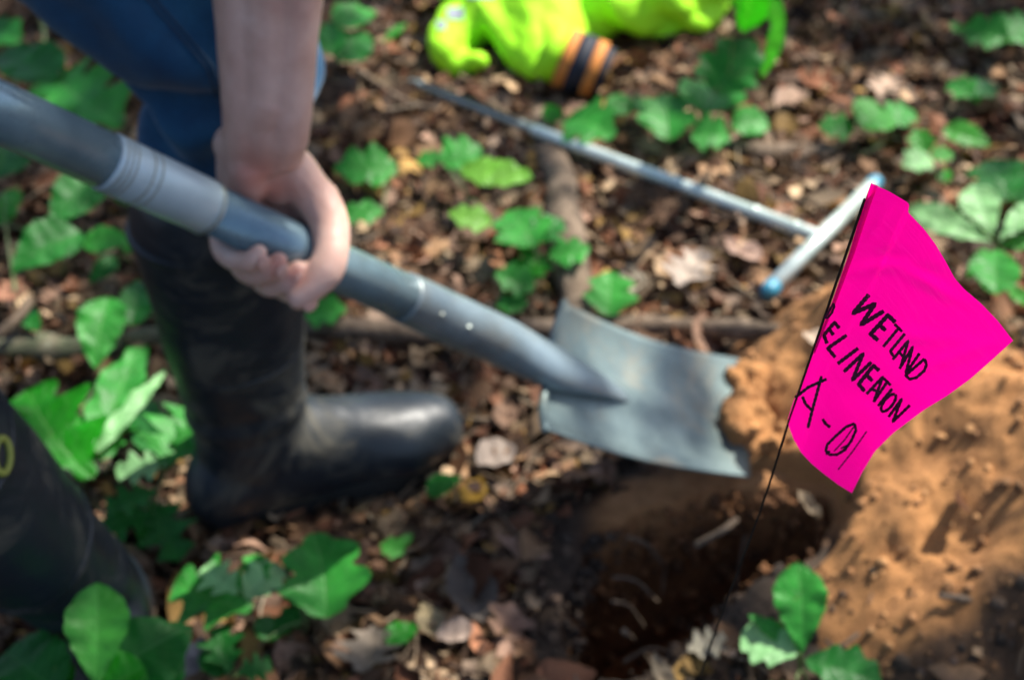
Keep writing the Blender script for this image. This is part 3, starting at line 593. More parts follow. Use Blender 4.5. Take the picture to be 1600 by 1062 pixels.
plants = [
 ('seedling', 'dark broad leaf seedling at the upper left edge', (60, 160), [((95, 118), (-12, 78), 'ovate', D, .08, .07), ((70, 12), (120, -30), 'round', D, .06, .06), ((60, 10), (110, 22), 'ovate', B, .05, .06)]),
 ('maple_seedling', 'star shaped green leaf plant above the shovel grip sleeve', (170, 215), [((190, 192), (82, 108), 'spiky', Md, .07, .08, dict(wide=1.1))]),
 ('seedling', 'two glossy dark leaves below the shovel handle at left', (130, 350), [((150, 262), (80, 345), 'ovate', D, .12, .10, dict(wide=1.15)), ((150, 262), (200, 318), 'ovate', D, .11, .10), ((15, 215), (-10, 275), 'round', D, .08, .08)]),
 ('seedling', 'large veined oval leaf at the far left below the handle', (100, 440), [((128, 362), (18, 420), 'ovate', D, .12, .11, dict(wide=1.2)), ((130, 380), (205, 372), 'ovate', Md, .10, .10, dict(wide=1.1)), ((-15, 352), (20, 300), 'ovate', S, .07, .08)]),
 ('seedling', 'pointed hanging leaf left of the upright boot shaft', (190, 560), [((170, 462), (148, 572), 'ovate', Md, .13, .10, dict(wide=1.15)), ((205, 508), (215, 432), 'ovate', D, .11, .12, dict(wide=1.1))]),
 ('oak_seedling', 'long narrow leaved plant between the mossy branch and the boots', (165, 745), [((155, 715), (225, 530), 'long', Md, .10, .13, dict(wide=1.1)), ((150, 705), (258, 573), 'long', Pl, .11, .14, dict(wide=.55)), ((155, 715), (185, 640), 'oak', Md, .09, .1)]),
 ('oak_seedling', 'vivid green lobed leaf right above the near boot shaft', (120, 770), [((145, 745), (42, 602), 'oak', S, .10, .14, dict(wide=1.25)), ((130, 730), (140, 640), 'shallow', S, .10, .11)]),
 ('oak_seedling', 'spiky lobed leaf pair in front of the boot heel', (250, 760), [((255, 730), (300, 630), 'spiky', Md, .09, .11, dict(wide=1.1)), ((268, 690), (332, 652), 'spiky', Md, .10, .11, dict(wide=1.0)), ((245, 725), (232, 615), 'shallow', D, .07, .07, dict(wide=.5))]),
 ('oak_seedling', 'pale edged lobed leaf seedling between the two boots', (230, 880), [((262, 722), (180, 735), 'oak', Pl, .09, .09, dict(wide=1.1)), ((245, 765), (165, 790), 'oak', D, .08, .08), ((240, 800), (150, 830), 'oak', D, .06, .06, dict(wide=1.1)), ((235, 780), (282, 872), 'spiky', D, .06, .04, dict(wide=.9)), ((225, 800), (222, 850), 'ovate', Md, .05, .04)]),
 ('oak_seedling', 'lobed leaf with light silvery edges at the lower left centre', (380, 985), [((395, 950), (272, 905), 'oak', Md, .09, .10, dict(wide=1.4)), ((380, 935), (440, 880), 'shallow', Pl, .09, .10, dict(wide=1.2)), ((372, 925), (318, 882), 'oak', Pl, .10, .11, dict(wide=1.2)), ((400, 925), (395, 862), 'shallow', Md, .09, .10)]),
 ('maple_seedling', 'large toothed green leaf at the lower left centre', (470, 1000), [((510, 965), (490, 828), 'ivy', Md, .07, .11, dict(wide=1.15)), ((505, 920), (572, 885), 'ivy', Md, .08, .08, dict(wide=.8)), ((470, 950), (425, 985), 'ivy', D, .05, .04), ((415, 1000), (430, 960), 'round', D, .05, .05, dict(wide=1.1))]),
 ('seedling', 'big smooth oval leaf cluster at the bottom left corner', (190, 1090), [((150, 1075), (152, 908), 'obovate', B, .17, .22, dict(wide=.98)), ((165, 1062), (300, 975), 'ovate', D, .14, .15, dict(wide=1.5)), ((90, 1080), (5, 1012), 'round', D, .12, .12, dict(wide=1.2)), ((150, 1085), (225, 1040), 'round', S, .16, .17, dict(wide=1.4)), ((100, 1075), (88, 1020), 'ovate', S, .1, .1), ((215, 1090), (285, 1010), 'ovate', D, .12, .12, dict(wide=1.2))]),
 ('oak_seedling', 'dark lobed leaves at the bottom beside the lilac dry leaf', (370, 1070), [((360, 1050), (345, 975), 'oak', D, .06, .07, dict(wide=1.3)), ((370, 1050), (425, 1035), 'oak', D, .06, .06, dict(wide=1.4)), ((350, 1055), (320, 1010), 'round', D, .05, .05)]),
 ('seedling', 'single small glossy leaf in front of the boot toe', (668, 790), [((667, 772), (722, 745), 'ovate', Md, .03, .035, dict(wide=1.2))]),
 ('seedling', 'tiny green sprout below the boot toe', (625, 765), [((627, 762), (622, 736), 'round', Md, .02, .03)]),
 ('seedling', 'small bright green sprout in the litter left of the hole', (615, 880), [((632, 862), (595, 848), 'ivy', B, .03, .03, dict(wide=1.2)), ((625, 852), (645, 832), 'ovate', B, .03, .03)]),
 ('seedling', 'little dark green leaf near the bottom left of the hole', (610, 1010), [((602, 1002), (655, 975), 'ovate', S, .03, .03)]),
 ('ivy_seedling', 'green lobed leaf right behind the gripping hand', (580, 300), [((622, 262), (522, 262), 'ivy', Md, .05, .05, dict(wide=1.0)), ((600, 328), (525, 335), 'ivy', Md, .04, .04, dict(wide=.7))]),
 ('ivy_seedling', 'small green leaf just under the shovel handle near the hand', (505, 510), [((472, 488), (540, 480), 'ivy', Md, .04, .04, dict(wide=1.1))]),
 ('ivy_seedling', 'yellow green leaf cluster above the middle of the handle', (765, 400), [((690, 255), (752, 228), 'ivy', Md, .07, .08, dict(wide=1.3)), ((690, 250), (650, 250), 'ivy', Md, .06, .06, dict(wide=1.2)), ((718, 262), (832, 272), 'long', Lm, .08, .08, dict(wide=1.6)), ((770, 345), (702, 330), 'ivy', Lm, .06, .07, dict(wide=.95))]),
 ('ivy_seedling', 'dark three lobed leaf plant beside the thick bare branch', (835, 470), [((835, 385), (795, 325), 'ivy', Md, .07, .08, dict(wide=1.3)), ((838, 375), (880, 340), 'ivy', D, .07, .07, dict(wide=1.2)), ((858, 398), (922, 385), 'ivy', Md, .06, .06, dict(wide=1.1)), ((845, 395), (815, 432), 'ivy', S, .05, .04, dict(wide=1.4)), ((835, 450), (775, 425), 'ivy', Md, .04, .05, dict(wide=1.1)), ((825, 470), (775, 475), 'ivy', Md, .03, .03)]),
 ('ivy_seedling', 'toothed green leaf at the right side of the thick bare branch', (945, 500), [((950, 492), (955, 420), 'ivy', Md, .04, .06, dict(wide=1.25)), ((945, 480), (922, 455), 'ivy', Md, .04, .05)]),
 ('seedling', 'narrow leaves at the top left beside the jeans', (540, 110), [((530, 95), (575, 45), 'ovate', D, .08, .09, dict(wide=1.3)), ((525, 40), (590, 15), 'ovate', Md, .1, .1), ((520, 85), (512, 30), 'ovate', Md, .09, .1, dict(wide=1.0)), ((600, 65), (635, 35), 'long', S, .05, .07)]),
 ('ivy_seedling', 'round leaf just below the striped cuff', (965, 190), [((945, 168), (995, 162), 'round', Md, .05, .05, dict(wide=.9)), ((885, 185), (957, 210), 'ivy', Md, .05, .05, dict(wide=1.2)), ((868, 190), (855, 160), 'ovate', S, .04, .05)]),
 ('ivy_seedling', 'scalloped green leaf below the vest beside a rounder one', (1040, 235), [((1045, 218), (1040, 142), 'ivy', Md, .05, .08, dict(wide=1.2)), ((1000, 175), (1015, 150), 'ivy', Md, .05, .05), ((1080, 210), (1142, 215), 'ivy', Md, .05, .05, dict(wide=1.5))]),
 ('ivy_seedling', 'small rounded leaf right of the scalloped leaf', (1170, 225), [((1142, 195), (1202, 190), 'round', Md, .05, .05, dict(wide=1.1))]),
 ('seedling', 'large dark upright leaf with a hanging green blade at the top right of the vest', (1150, 190), [((1115, 145), (1180, 60), 'ivy', D, .10, .16, dict(wide=1.2)), ((1105, 125), (1090, 100), 'ivy', D, .09, .1), ((1100, 175), (1118, 130), 'round', Md, .07, .08, dict(wide=1.4)), ((1160, -40), (1165, 40), 'ovate', S, .3, .2, dict(wide=.9)), ((1192, 112), (1203, -40), 'long', Md, .15, .35, dict(wide=.28))]),
 ('ivy_seedling', 'row of three small leaves in the upper right litter', (1350, 230), [((1335, 200), (1280, 195), 'ivy', Md, .05, .05, dict(wide=1.1)), ((1345, 195), (1388, 172), 'round', B, .06, .06, dict(wide=1.3)), ((1385, 188), (1432, 172), 'ivy', Md, .05, .05, dict(wide=1.1))]),
 ('ivy_seedling', 'sunlit lobed leaf cluster above the pale leaf whorl', (1470, 300), [((1450, 240), (1430, 200), 'ivy', B, .06, .08, dict(wide=1.2)), ((1455, 245), (1412, 258), 'ivy', Pl, .06, .06, dict(wide=1.1)), ((1455, 245), (1490, 238), 'ivy', B, .06, .06), ((1475, 200), (1550, 225), 'ovate', B, .07, .07, dict(wide=1.0)), ((1475, 285), (1480, 262), 'ovate', S, .04, .04)]),
 ('ivy_seedling', 'green leaves along the right edge near the top', (1540, 90), [((1575, 60), (1500, 45), 'ivy', Md, .06, .06, dict(wide=1.1)), ((1570, 60), (1625, 35), 'ivy', Md, .06, .06, dict(wide=1.3)), ((1500, 50), (1485, 35), 'ivy', B, .06, .07)]),
 ('ivy_seedling', 'small dim leaf cluster in the upper right corner area', (1520, 175), [((1520, 150), (1482, 125), 'ivy', Md, .05, .06, dict(wide=1.1)), ((1520, 150), (1545, 122), 'ivy', D, .05, .06), ((1515, 150), (1530, 160), 'ivy', B, .04, .04)]),
 ('seedling', 'dark leaf above the pale leaf whorl at the right edge', (1560, 330), [((1580, 312), (1545, 245), 'ivy', D, .07, .08, dict(wide=1.2)), ((1590, 315), (1610, 270), 'ivy', D, .07, .07)]),
 ('oak_seedling', 'pale green whorl of rounded leaves beside the flag', (1560, 480), [((1553, 378), (1420, 318), 'obovate', Pl, .13, .14, dict(wide=.62)), ((1552, 370), (1522, 284), 'obovate', Pl, .13, .16, dict(wide=1.05)), ((1562, 375), (1630, 318), 'obovate', Pl, .13, .15, dict(wide=.8)), ((1562, 385), (1630, 372), 'shallow', B, .12, .12, dict(wide=.6)), ((1562, 385), (1560, 452), 'obovate', Md, .12, .10, dict(wide=1.0)), ((1545, 388), (1512, 432), 'ovate', S, .11, .08, dict(wide=.75)), ((1575, 450), (1620, 478), 'ovate', B, .07, .05, dict(wide=.8))]),
 ('oak_seedling', 'three leaved green seedling in front of the soil heap at the bottom', (1255, 1085), [((1252, 1022), (1248, 877), 'obovate', Md, .09, .14, dict(wide=1.0)), ((1248, 1020), (1158, 985), 'shallow', Pl, .09, .10, dict(wide=1.35)), ((1240, 1005), (1170, 958), 'ovate', Md, .09, .11, dict(wide=.7)), ((1258, 1030), (1380, 1065), 'shallow', D, .09, .09, dict(wide=1.1)), ((1240, 1075), (1190, 1085), 'shallow', Md, .07, .07)]),

 ('seedling', 'low round leaved plant in the litter above the shovel handle at the far left', (20, 120), [((30, 65), (-30, 40), 'ivy', D, .06, .06), ((15, 262), (-30, 235), 'ivy', Md, .05, .06)]),
 ('ivy_seedling', 'bright small leaves touching the left picture edge below the veined oval leaf', (20, 560), [((5, 300), (30, 318), 'ivy', B, .1, .1), ((35, 480), (60, 515), 'ovate', D, .05, .05)]),
 ('seedling', 'dark oval leaves behind the upright boot shaft', (205, 420), [((180, 400), (140, 440), 'ovate', D, .07, .06), ((195, 395), (215, 360), 'ovate', Md, .08, .09)]),
]
for nm, lb, root, lv in plants: plant(nm, lb, root, lv)
# ------------------------------------------------------------------ marking flag
def cr(pts, n):
    pts = [np.array(p, float) for p in pts]; L = np.concatenate([[0], np.cumsum([np.linalg.norm(b - a) for a, b in zip(pts, pts[1:])])]); L /= L[-1]
    P_ = np.array(pts); t = np.linspace(0, 1, n); return np.stack([np.interp(t, L, P_[:, k]) for k in (0, 1)], -1)
NU, NVV = 61, 61
left = cr([(1363, 287), (1354, 313), (1329, 395), (1303, 470), (1271, 553), (1240, 626), (1231, 654)], NVV)
right = cr([(1583, 532), (1550, 562), (1516, 592), (1480, 618), (1444, 640), (1396, 676), (1367, 705), (1347, 738), (1331, 770)], NVV)
top = cr([(1363, 287), (1391, 300), (1421, 318), (1419, 332), (1444, 358), (1462, 382), (1478, 409), (1492, 435), (1507, 452), (1533, 474), (1560, 502), (1583, 532)], NU)
bot = cr([(1231, 654), (1233, 668), (1240, 686), (1252, 707), (1268, 724), (1286, 739), (1310, 757), (1331, 770)], NU)
u = np.linspace(0, 1, NU)[None, :, None]; v = np.linspace(0, 1, NVV)[:, None, None]
PXg = (1 - u) * left[:, None] + u * right[:, None] + (1 - v) * top[None] + v * bot[None] - ((1 - u) * (1 - v) * top[0] + u * (1 - v) * top[-1] + (1 - u) * v * bot[0] + u * v * bot[-1])
u, v = u[..., 0], v[..., 0]
A3 = at(1354, 303, .575); G3 = onz(948, 1490, -.06)
def wire_pt(py):                                            # point of the straight wire at picture row py
    lo_, hi_ = -.3, 1
    for _ in range(40):
        m_ = (lo_ + hi_) / 2
        if pix(A3.lerp(G3, m_))[1] < py: lo_ = m_
        else: hi_ = m_
    return A3.lerp(G3, lo_)
def dep(p): return p.y * cp - (p.z - CAMH) * sp
dl = np.array([dep(wire_pt(y)) for y in left[:, 1]])[:, None]
DP = dl + .0016 + u * (.022 + .010 * v) + .007 * np.sin(u * 3.1) * (1 - v) - .010 * np.sin(np.pi * u) * v ** 1.5 \
   + sum(1.7 * a_ * np.exp(-(((u - u0) * math.cos(th) + (v - v0) * math.sin(th)) / w_) ** 2) * np.exp(-((-(u - u0) * math.sin(th) + (v - v0) * math.cos(th)) / l_) ** 2) for a_, u0, v0, th, w_, l_ in ((.0009, .25, .22, .95, .022, .22), (-.0007, .33, .16, 1.1, .03, .25), (.0007, .5, .12, 1.2, .02, .2), (.0006, .62, .30, 1.0, .03, .25), (-.0006, .14, .30, .6, .02, .15), (.0007, .85, .25, .5, .03, .2), (.0005, .10, .12, .4, .02, .1), (-.0008, .75, .6, 1.3, .06, .3)))
V = []; U = []
for j in range(NVV):
    for i in range(NU):
        V.append(at(PXg[j, i, 0], PXg[j, i, 1], DP[j, i])); U.append((u[0, i], v[j, 0]))
flag = empty('marking_flag', (G3.x, G3.y, G3.z)); tag(flag, 'hot pink marking flag with black handwriting on a thin wire', 'flag')
Fc = [(j * NU + i, j * NU + i + 1, (j + 1) * NU + i + 1, (j + 1) * NU + i) for j in range(NVV - 1) for i in range(NU - 1)]
sheet = keep(mk('flag_sheet', V, Fc, M['pink'], None, True, U), flag)
# hem folded round the wire
hv = []; hf_ = []
for j in range(0, 44):
    a = np.array(left[j]); dirx = 7.5 * (1 - j / 46) + 1.2
    for i, (dx, dd) in enumerate(((-2.2, .0), (-1.2, -.0014), (1.0, -.0022), (dirx * .6, -.0012), (dirx, -.0004))):
        k = min(NU - 1, int(max(0, dx) / 3)); hv.append(at(a[0] + dx, a[1] + dx * .35, DP[j, k] + dd - .0012))
for j in range(43):
    for i in range(4): hf_.append((j * 5 + i, j * 5 + i + 1, j * 5 + 6 + i, j * 5 + 5 + i))
keep(mk('hem', hv, hf_, M['pink'], None, True, [(.02, j / 44) for j in range(44) for _ in range(5)]), flag)
b = MB(); wp = [wire_pt(y) for y in (312, 420, 540, 655, 800, 1000, 1250)] + [G3]
wp = [p + Vector((.0012 * math.sin(i * 2.1), 0, 0)) if 3 < i < 7 else p for i, p in enumerate(wp)]
b.tube(wp, .00062, n=8, sub=4); keep(b.build('wire', M['wire']), flag)
PF = PXg.reshape(-1, 2); DF = DP.reshape(-1)
def surf(px, py, lift=.0003):
    d2 = ((PF - (px, py)) ** 2).sum(1); k = np.argpartition(d2, 5)[:5]; wt = 1 / (d2[k] + .05); return at(px, py, float((DF[k] * wt).sum() / wt.sum()) - lift)
def ink(name, strokes, wz, mt, parent, lift=.0003):
    mb = MB()
    for s in strokes:
        s = [np.array((x / 2.794 + 1220, y / 2.794 + 400)) for x, y in s]
        q = []
        for a, b_ in zip(s, s[1:]):
            m_ = max(2, int(np.linalg.norm(b_ - a) / 1.6)); q += [a + (b_ - a) * k / m_ for k in range(m_)]
        q.append(s[-1]); hw = wz / 2.794 / 2 * (1.5 if mt == 'ink' else 1.25); V = []; m_ = len(q)
        for k in range(m_):
            t_ = q[min(k + 1, m_ - 1)] - q[max(k - 1, 0)]; t_ = t_ / (np.linalg.norm(t_) + 1e-9); nn = np.array((-t_[1], t_[0])); h_ = hw * (1 + .12 * math.sin(k * 1.3 + len(mb.V)))
            if k in (0, m_ - 1): h_ *= .75
            V += [surf(*(q[k] + nn * h_), lift), surf(*(q[k] - nn * h_), lift)]
        mb.add(V, [(2 * k, 2 * k + 1, 2 * k + 3, 2 * k + 2) for k in range(m_ - 1)])
    return keep(mb.build(name, M[mt], None, False), flag)
def oval(cx, cy, a, b_, dx, dy, n=22):
    L = math.hypot(dx, dy); dx /= L; dy /= L
    return [(cx + dx * a * math.cos(t) - dy * b_ * math.sin(t), cy + dy * a * math.cos(t) + dx * b_ * math.sin(t)) for t in [2 * math.pi * k / n for k in range(n + 1)]]
ink('printed_word', [[(385, 168), (315, 250), (412, 208), (350, 300), (450, 240)]], 13, 'ink', flag)
ink('printed_word', [[(500, 290), (468, 258), (392, 340), (425, 368)], [(430, 300), (458, 325)]], 13, 'ink', flag)
ink('printed_word', [[(496, 296), (530, 330)], [(513, 316), (447, 396)], [(542, 338), (478, 415), (492, 438)], [(488, 452), (556, 370), (524, 482)], [(518, 420), (535, 440)], [(518, 492), (576, 396), (545, 512), (606, 424)], [(628, 448), (545, 520), (562, 537), (592, 530), (626, 500), (636, 474), (628, 448)]], 9, 'ink', flag)
ink('printed_word', [[(231, 205), (193, 270), (204, 270), (222, 250), (233, 222), (231, 205)]], 7, 'ink', flag, .0042)
ink('printed_word', [[(256, 315), (234, 290), (188, 345), (202, 382)], [(212, 320), (230, 345)], [(288, 345), (205, 402), (238, 442)], [(338, 402), (248, 470)], [(275, 505), (360, 425), (312, 542), (396, 462)]], 11, 'ink', flag)
ink('printed_word', [[(430, 500), (404, 478), (340, 558), (366, 590)], [(374, 518), (400, 545)]], 12, 'ink', flag)
ink('printed_word', [[(374, 602), (446, 526), (405, 637)], [(398, 580), (425, 592)], [(448, 532), (480, 564)], [(465, 548), (405, 637)], [(487, 578), (424, 654)], oval(470, 640, 46, 19, .62, -.78), [(470, 702), (528, 622), (488, 724), (564, 650)]], 9, 'ink', flag)
ink('handwriting', [[(62, 618), (120, 572), (200, 536)], [(178, 523), (160, 590), (138, 670), (118, 750)], [(94, 612), (108, 645), (135, 672)], [(182, 710), (196, 732), (216, 747)]], 11, 'marker', flag)
ink('handwriting', [[(322, 730), (285, 745), (240, 785), (203, 822), (196, 848), (212, 866), (245, 866), (280, 845), (308, 805), (328, 760), (322, 730)], [(196, 865), (215, 850)]], 10, 'marker', flag)
ink('handwriting', [[(318, 745), (280, 800), (232, 852)], [(296, 822), (262, 838), (288, 832), (264, 852)], [(375, 764), (315, 850), (250, 932)]], 5, 'marker', flag)
# ------------------------------------------------------------------ steel soil probe
pA, pB = ong(836, 204, .034), ong(1278, 370, .036); pT = ong(642, 127, .022)
h1, h2 = ong(1203, 452, .026), ong(1366, 286, .040)
probe = empty('soil_probe', tuple(pB)); tag(probe, 'steel soil probe with blue capped cross handle lying on the leaves', 'soil probe')
b = MB(); b.tube([pA, pB], .0092, n=20); keep(b.build('shaft', M['chrome']), probe)
b = MB(); dv = (pT - pA); b.tube([pA + dv * .0, pA + dv * .03, pA + dv * .9, pT], [.0085, .0078, .0078, .004], n=16); keep(b.build('sampling_tube', M['dull_steel']), probe)
b = MB(); sd = dv.normalized().cross(Vector((0, 0, 1))).normalized(); upv = Vector((0, 0, .0074))
b.tube([pA + dv * .12 + upv, pA + dv * .88 + upv], [.0045, .0045], n=10, flat=.002); keep(b.build('slot', M['wire']), probe)
b = MB(); hd = (h2 - h1).normalized(); b.tube([h1 + hd * .004, h2 - hd * .004], .0102, n=20, cap=False); keep(b.build('cross_handle', M['chrome']), probe)
for q, s in ((h1, 1), (h2, -1)):
    b = MB(); b.tube([q - hd * s * .002, q + hd * s * .008], .0109, n=18); keep(b.build('end_cap', M['blue_cap']), probe)
ax = (pB - pA).normalized()
for k in (.52, .80, .93):
    b = MB(); b.tube([pA.lerp(pB, k) - ax * .004, pA.lerp(pB, k) + ax * .004], .0102, n=18, cap=False); keep(b.build('collar', M['chrome']), probe)
# ------------------------------------------------------------------ folded hi-vis vest with a striped cuff
j0 = ong(880, 60, 0); jac = empty('hi_vis_jacket', tuple(j0)); tag(jac, 'lime yellow high visibility jacket crumpled on the ground with an orange striped cuff', 'jacket')
b = MB()
def J(px, py, z): return tuple(ong(px, py, z))
b.tube([J(700, 80, .035), J(725, 45, .05), J(790, 0, .07), J(850, -60, .08)], [.028, .045, .06, .065], sub=4)
b.tube([J(690, 92, .022), J(740, 100, .022)], [.022, .022])
b.tube([J(838, 108, .030), J(822, 60, .055), J(800, 10, .08), J(840, -60, .09)], [.016, .052, .066, .07], sub=4)
b.tube([J(872, 85, .035), J(862, 40, .06), J(880, -20, .08)], [.030, .050, .06], sub=4)
b.tube([J(900, 25, .06), J(960, 5, .07), J(1050, -5, .075), J(1110, -30, .08)], [.038, .045, .052, .05], sub=4)
b.tube([J(1040, 40, .03), J(1075, 30, .04), J(1110, 0, .05), J(1130, -40, .06)], [.02, .028, .03, .03], sub=4)
b.tube([J(760, -30, .07), J(900, -60, .09), J(1100, -60, .07)], [.08, .10, .08], sub=3)
def dj(co, nn):
    f = n3(co, 10, 3) * .020 + .008 * np.sin((co[:, 0] * 60 + co[:, 2] * 50 + 6 * n3(co, 6, 2))) + n3(co, 45, 3) * .003; return f
fab = keep(b.remesh('fabric', M['hivis'], None, .0045, 6, dj), jac)
ca = (at(945, 122, 2.0) - at(872, 92, 2.0)).normalized(); cc = ong(902, 98, .052)
def band(off, wd, mt, r=.0485):
    b = MB(); b.tube([cc + ca * (off - wd / 2), cc + ca * (off + wd / 2)], [r, r * .99], n=40, cap=False, up=(0, 0, 1), flat=r * .92); o = b.build('cuff_band', M[mt]); keep(o, jac); return o
band(-.040, .034, 'hivis', .047); band(-.016, .018, 'orange_band', .050); band(.006, .026, 'navy_band', .0495); band(.027, .018, 'orange_band', .049); band(.042, .013, 'navy_band', .044)
jbv = BVHTree.FromObject(jac.children[0], bpy.context.evaluated_depsgraph_get()) if False else None
for (x, y, ww, hh) in ((712, 22, 26, 18), (1043, 45, 28, 20), (752, -8, 40, 14), (690, 40, 14, 14), (1125, 18, 20, 20)):
    o = fab; me = o.data
    bv = BVHTree.FromPolygons([v.co for v in me.vertices], [p.vertices for p in me.polygons])
    V = []; n_ = 7; ok = True
    for i in range(n_):
        for k in range(n_):
            r_ = ray(x + (i / (n_ - 1) - .5) * ww, y + (k / (n_ - 1) - .5) * hh); r_.normalize(); hit = bv.ray_cast(Vector((0, 0, CAMH)), r_)
            if hit[0] is None: ok = False; break
            V.append(hit[0] + hit[1] * .0015)
        if not ok: break
    if ok: keep(mk('reflective_patch', V, [(i * n_ + k, (i + 1) * n_ + k, (i + 1) * n_ + k + 1, i * n_ + k + 1) for i in range(n_ - 1) for k in range(n_ - 1)], M['reflective']), jac)
# ------------------------------------------------------------------ shovel
SL, SS = at(-40, 158, .925), at(792, 538, 1.335)
ad = (SS - SL).normalized(); HR = .0190
def hp(px):                                                   # axis point of the handle at picture column px
    lo_, hi_ = -1.5, 1.2
    for _ in range(40):
        m_ = (lo_ + hi_) / 2
        if pix(SL.lerp(SS, m_))[0] < px: lo_ = m_
        else: hi_ = m_
    return SL.lerp(SS, lo_)
shv = empty('shovel', tuple(SS)); tag(shv, 'grey square point shovel with a mud smeared blade held over the hole', 'shovel')
top_end = SL - ad * .10
b = MB(); b.tube([top_end, hp(165)], .0205, n=28, cap=False); b.tube([hp(326), hp(640)], [.0190, .0208], n=28, cap=False); keep(b.build('handle', M['handle']), shv)
b = MB(); b.tube([hp(162), hp(166), hp(325), hp(329)], [.0205, .0216, .0210, .0195], n=28, cap=False); grip = keep(b.build('grip_sleeve', M['handle_grip']), shv)
b = MB()
for k in range(5):
    c = hp((172, 180, 188, 214, 226)[k]); b.tube([c - ad * .0008, c + ad * .0008], .02165, n=28, cap=False)
b.tube([hp(322) - ad * .0012, hp(322) + ad * .0012], .0218, n=28, cap=False)
o = b.build('ring_mark', M['dull_steel']); keep(o, shv)
# end grip at the top
b = MB(); yv = Vector((0, 1, 0)); yv = (yv - ad * yv.dot(ad)).normalized()
b.tube([top_end, top_end - ad * .03 + yv * .04, top_end - ad * .10 + yv * .055], [.014, .011, .011], sub=3); b.tube([top_end, top_end - ad * .03 - yv * .04, top_end - ad * .10 - yv * .055], [.014, .011, .011], sub=3)
b.tube([top_end - ad * .105 + yv * .058, top_end - ad * .105 - yv * .058], [.015, .015]); keep(b.build('end_grip', M['handle']), shv)
# blade: sheet with raised sides and a rolled step
T1, B1, T2, B2 = at(868, 488, 1.425), at(836, 684, 1.315), at(1150, 566, 1.56), at(1166, 750, 1.44)
T1m, B1m = T1, B1
nb = ((T2 - T1).cross(B2 - T1)).normalized()
if nb.z < 0: nb = -nb
V = []; U = []; NB, MBk = 33, 41
for thick in (0, 1):
    for j in range(MBk):
        v = j / (MBk - 1)
        for i in range(NB):
            u = i / (NB - 1); a_ = 2 * u - 1
            p = (T1.lerp(B1, u)).lerp(T2.lerp(B2, u), v)
            p = p + (T2 - T1) * (.035 * (1 - a_ * a_) * (v ** 3)) - (T2 - T1) * .02 * (abs(a_) ** 4) * (1 - v) * -1
            lift = .016 * abs(a_) ** 2.6 * (1 - .55 * v) - .012 * (1 - v) * (1 - abs(a_)) * 0
            bulge = .010 * math.exp(-(a_ / .20) ** 2) * (1 - v) ** 1.3          # frog running down from the socket
            p = p + nb * (lift + bulge - .012 * math.sin(math.pi * v) - thick * .0024)
            V.append(p); U.append((u, v))
n1 = NB * MBk; Fc = []
for j in range(MBk - 1):
    for i in range(NB - 1):
        a = j * NB + i; Fc.append((a, a + NB, a + NB + 1, a + 1)); Fc.append((n1 + a, n1 + a + 1, n1 + a + NB + 1, n1 + a + NB))
for j in range(MBk - 1):
    a = j * NB; Fc.append((a, n1 + a, n1 + a + NB, a + NB)); a = j * NB + NB - 1; Fc.append((a, a + NB, n1 + a + NB, n1 + a))
for i in range(NB - 1):
    a = i; Fc.append((a, a + 1, n1 + a + 1, n1 + a)); a = (MBk - 1) * NB + i; Fc.append((a, n1 + a, n1 + a + 1, a + 1))
keep(mk('blade', V, Fc, M['blade'], None, True, U), shv)
ctr = T1.lerp(B1, .5); c2 = ctr.lerp(T2.lerp(B2, .5), .42)
b = MB(); s0 = hp(628)
b.tube([s0, hp(660), hp(720), SS, ctr + nb * .010, ctr.lerp(c2, .5) + nb * .004, c2 - nb * .008], [.0222, .0228, .0232, .024, .025, .018, .006], n=24, cap=False, sub=4, flat=[.0222, .0228, .0232, .023, .018, .009, .002], up=tuple(nb))
keep(b.build('socket', M['socket']), shv)
b = MB()
for c in (hp(664), hp(706)):
    b = MB()
    t_ = (Vector((0, 0, CAMH)) - c).normalized(); t_ = (t_ - ad * t_.dot(ad)).normalized(); b.ell(c + t_ * .0224, (.0035, .0035, .002), n=10); keep(b.build('rivet', M['dull_steel']), shv)
for u0, u1, nm in ((.0, .40, 'foot_step'), (.60, 1.0, 'foot_step')):
    b = MB(); b.tube([T1.lerp(B1, u0) + nb * (.016 if u0 == 0 else .004), T1.lerp(B1, (u0 + u1) / 2) + nb * .005, T1.lerp(B1, u1) + nb * (.016 if u1 == 1 else .004)], .0042, n=12, sub=3); keep(b.build(nm, M['blade']), shv)
b = MB(); rr_ = random.Random(5)
be = lambda u, v: T1.lerp(B1, u).lerp(T2.lerp(B2, u), v)
for k in range(75):
    u_ = rr_.uniform(.10, .72); v_ = rr_.uniform(.94, 1.12) + .04 * math.sin(u_ * 9); s_ = rr_.uniform(.005, .013); b.ell(be(u_, v_) + nb * rr_.uniform(.0, .016), (s_, s_ * rr_.uniform(.7, 1.2), s_ * .8), n=12)
o = b.remesh('soil_clump', M['soil'], None, .0022, 1, lambda co, nn: n3(co, 70, 4) * .009); cw = be(.4, 1.0)
a = o.data.color_attributes.new('tint', 'FLOAT_COLOR', 'POINT'); a.data.foreach_set('color', np.ones(len(o.data.vertices) * 4, np.float32))
o.data.transform(Matrix.Translation(-cw)); o.location = cw; tag(o, 'lump of orange soil heaped against the tip of the shovel blade', 'soil lump')
# ------------------------------------------------------------------ person
origin = ong(350, 800, 0)
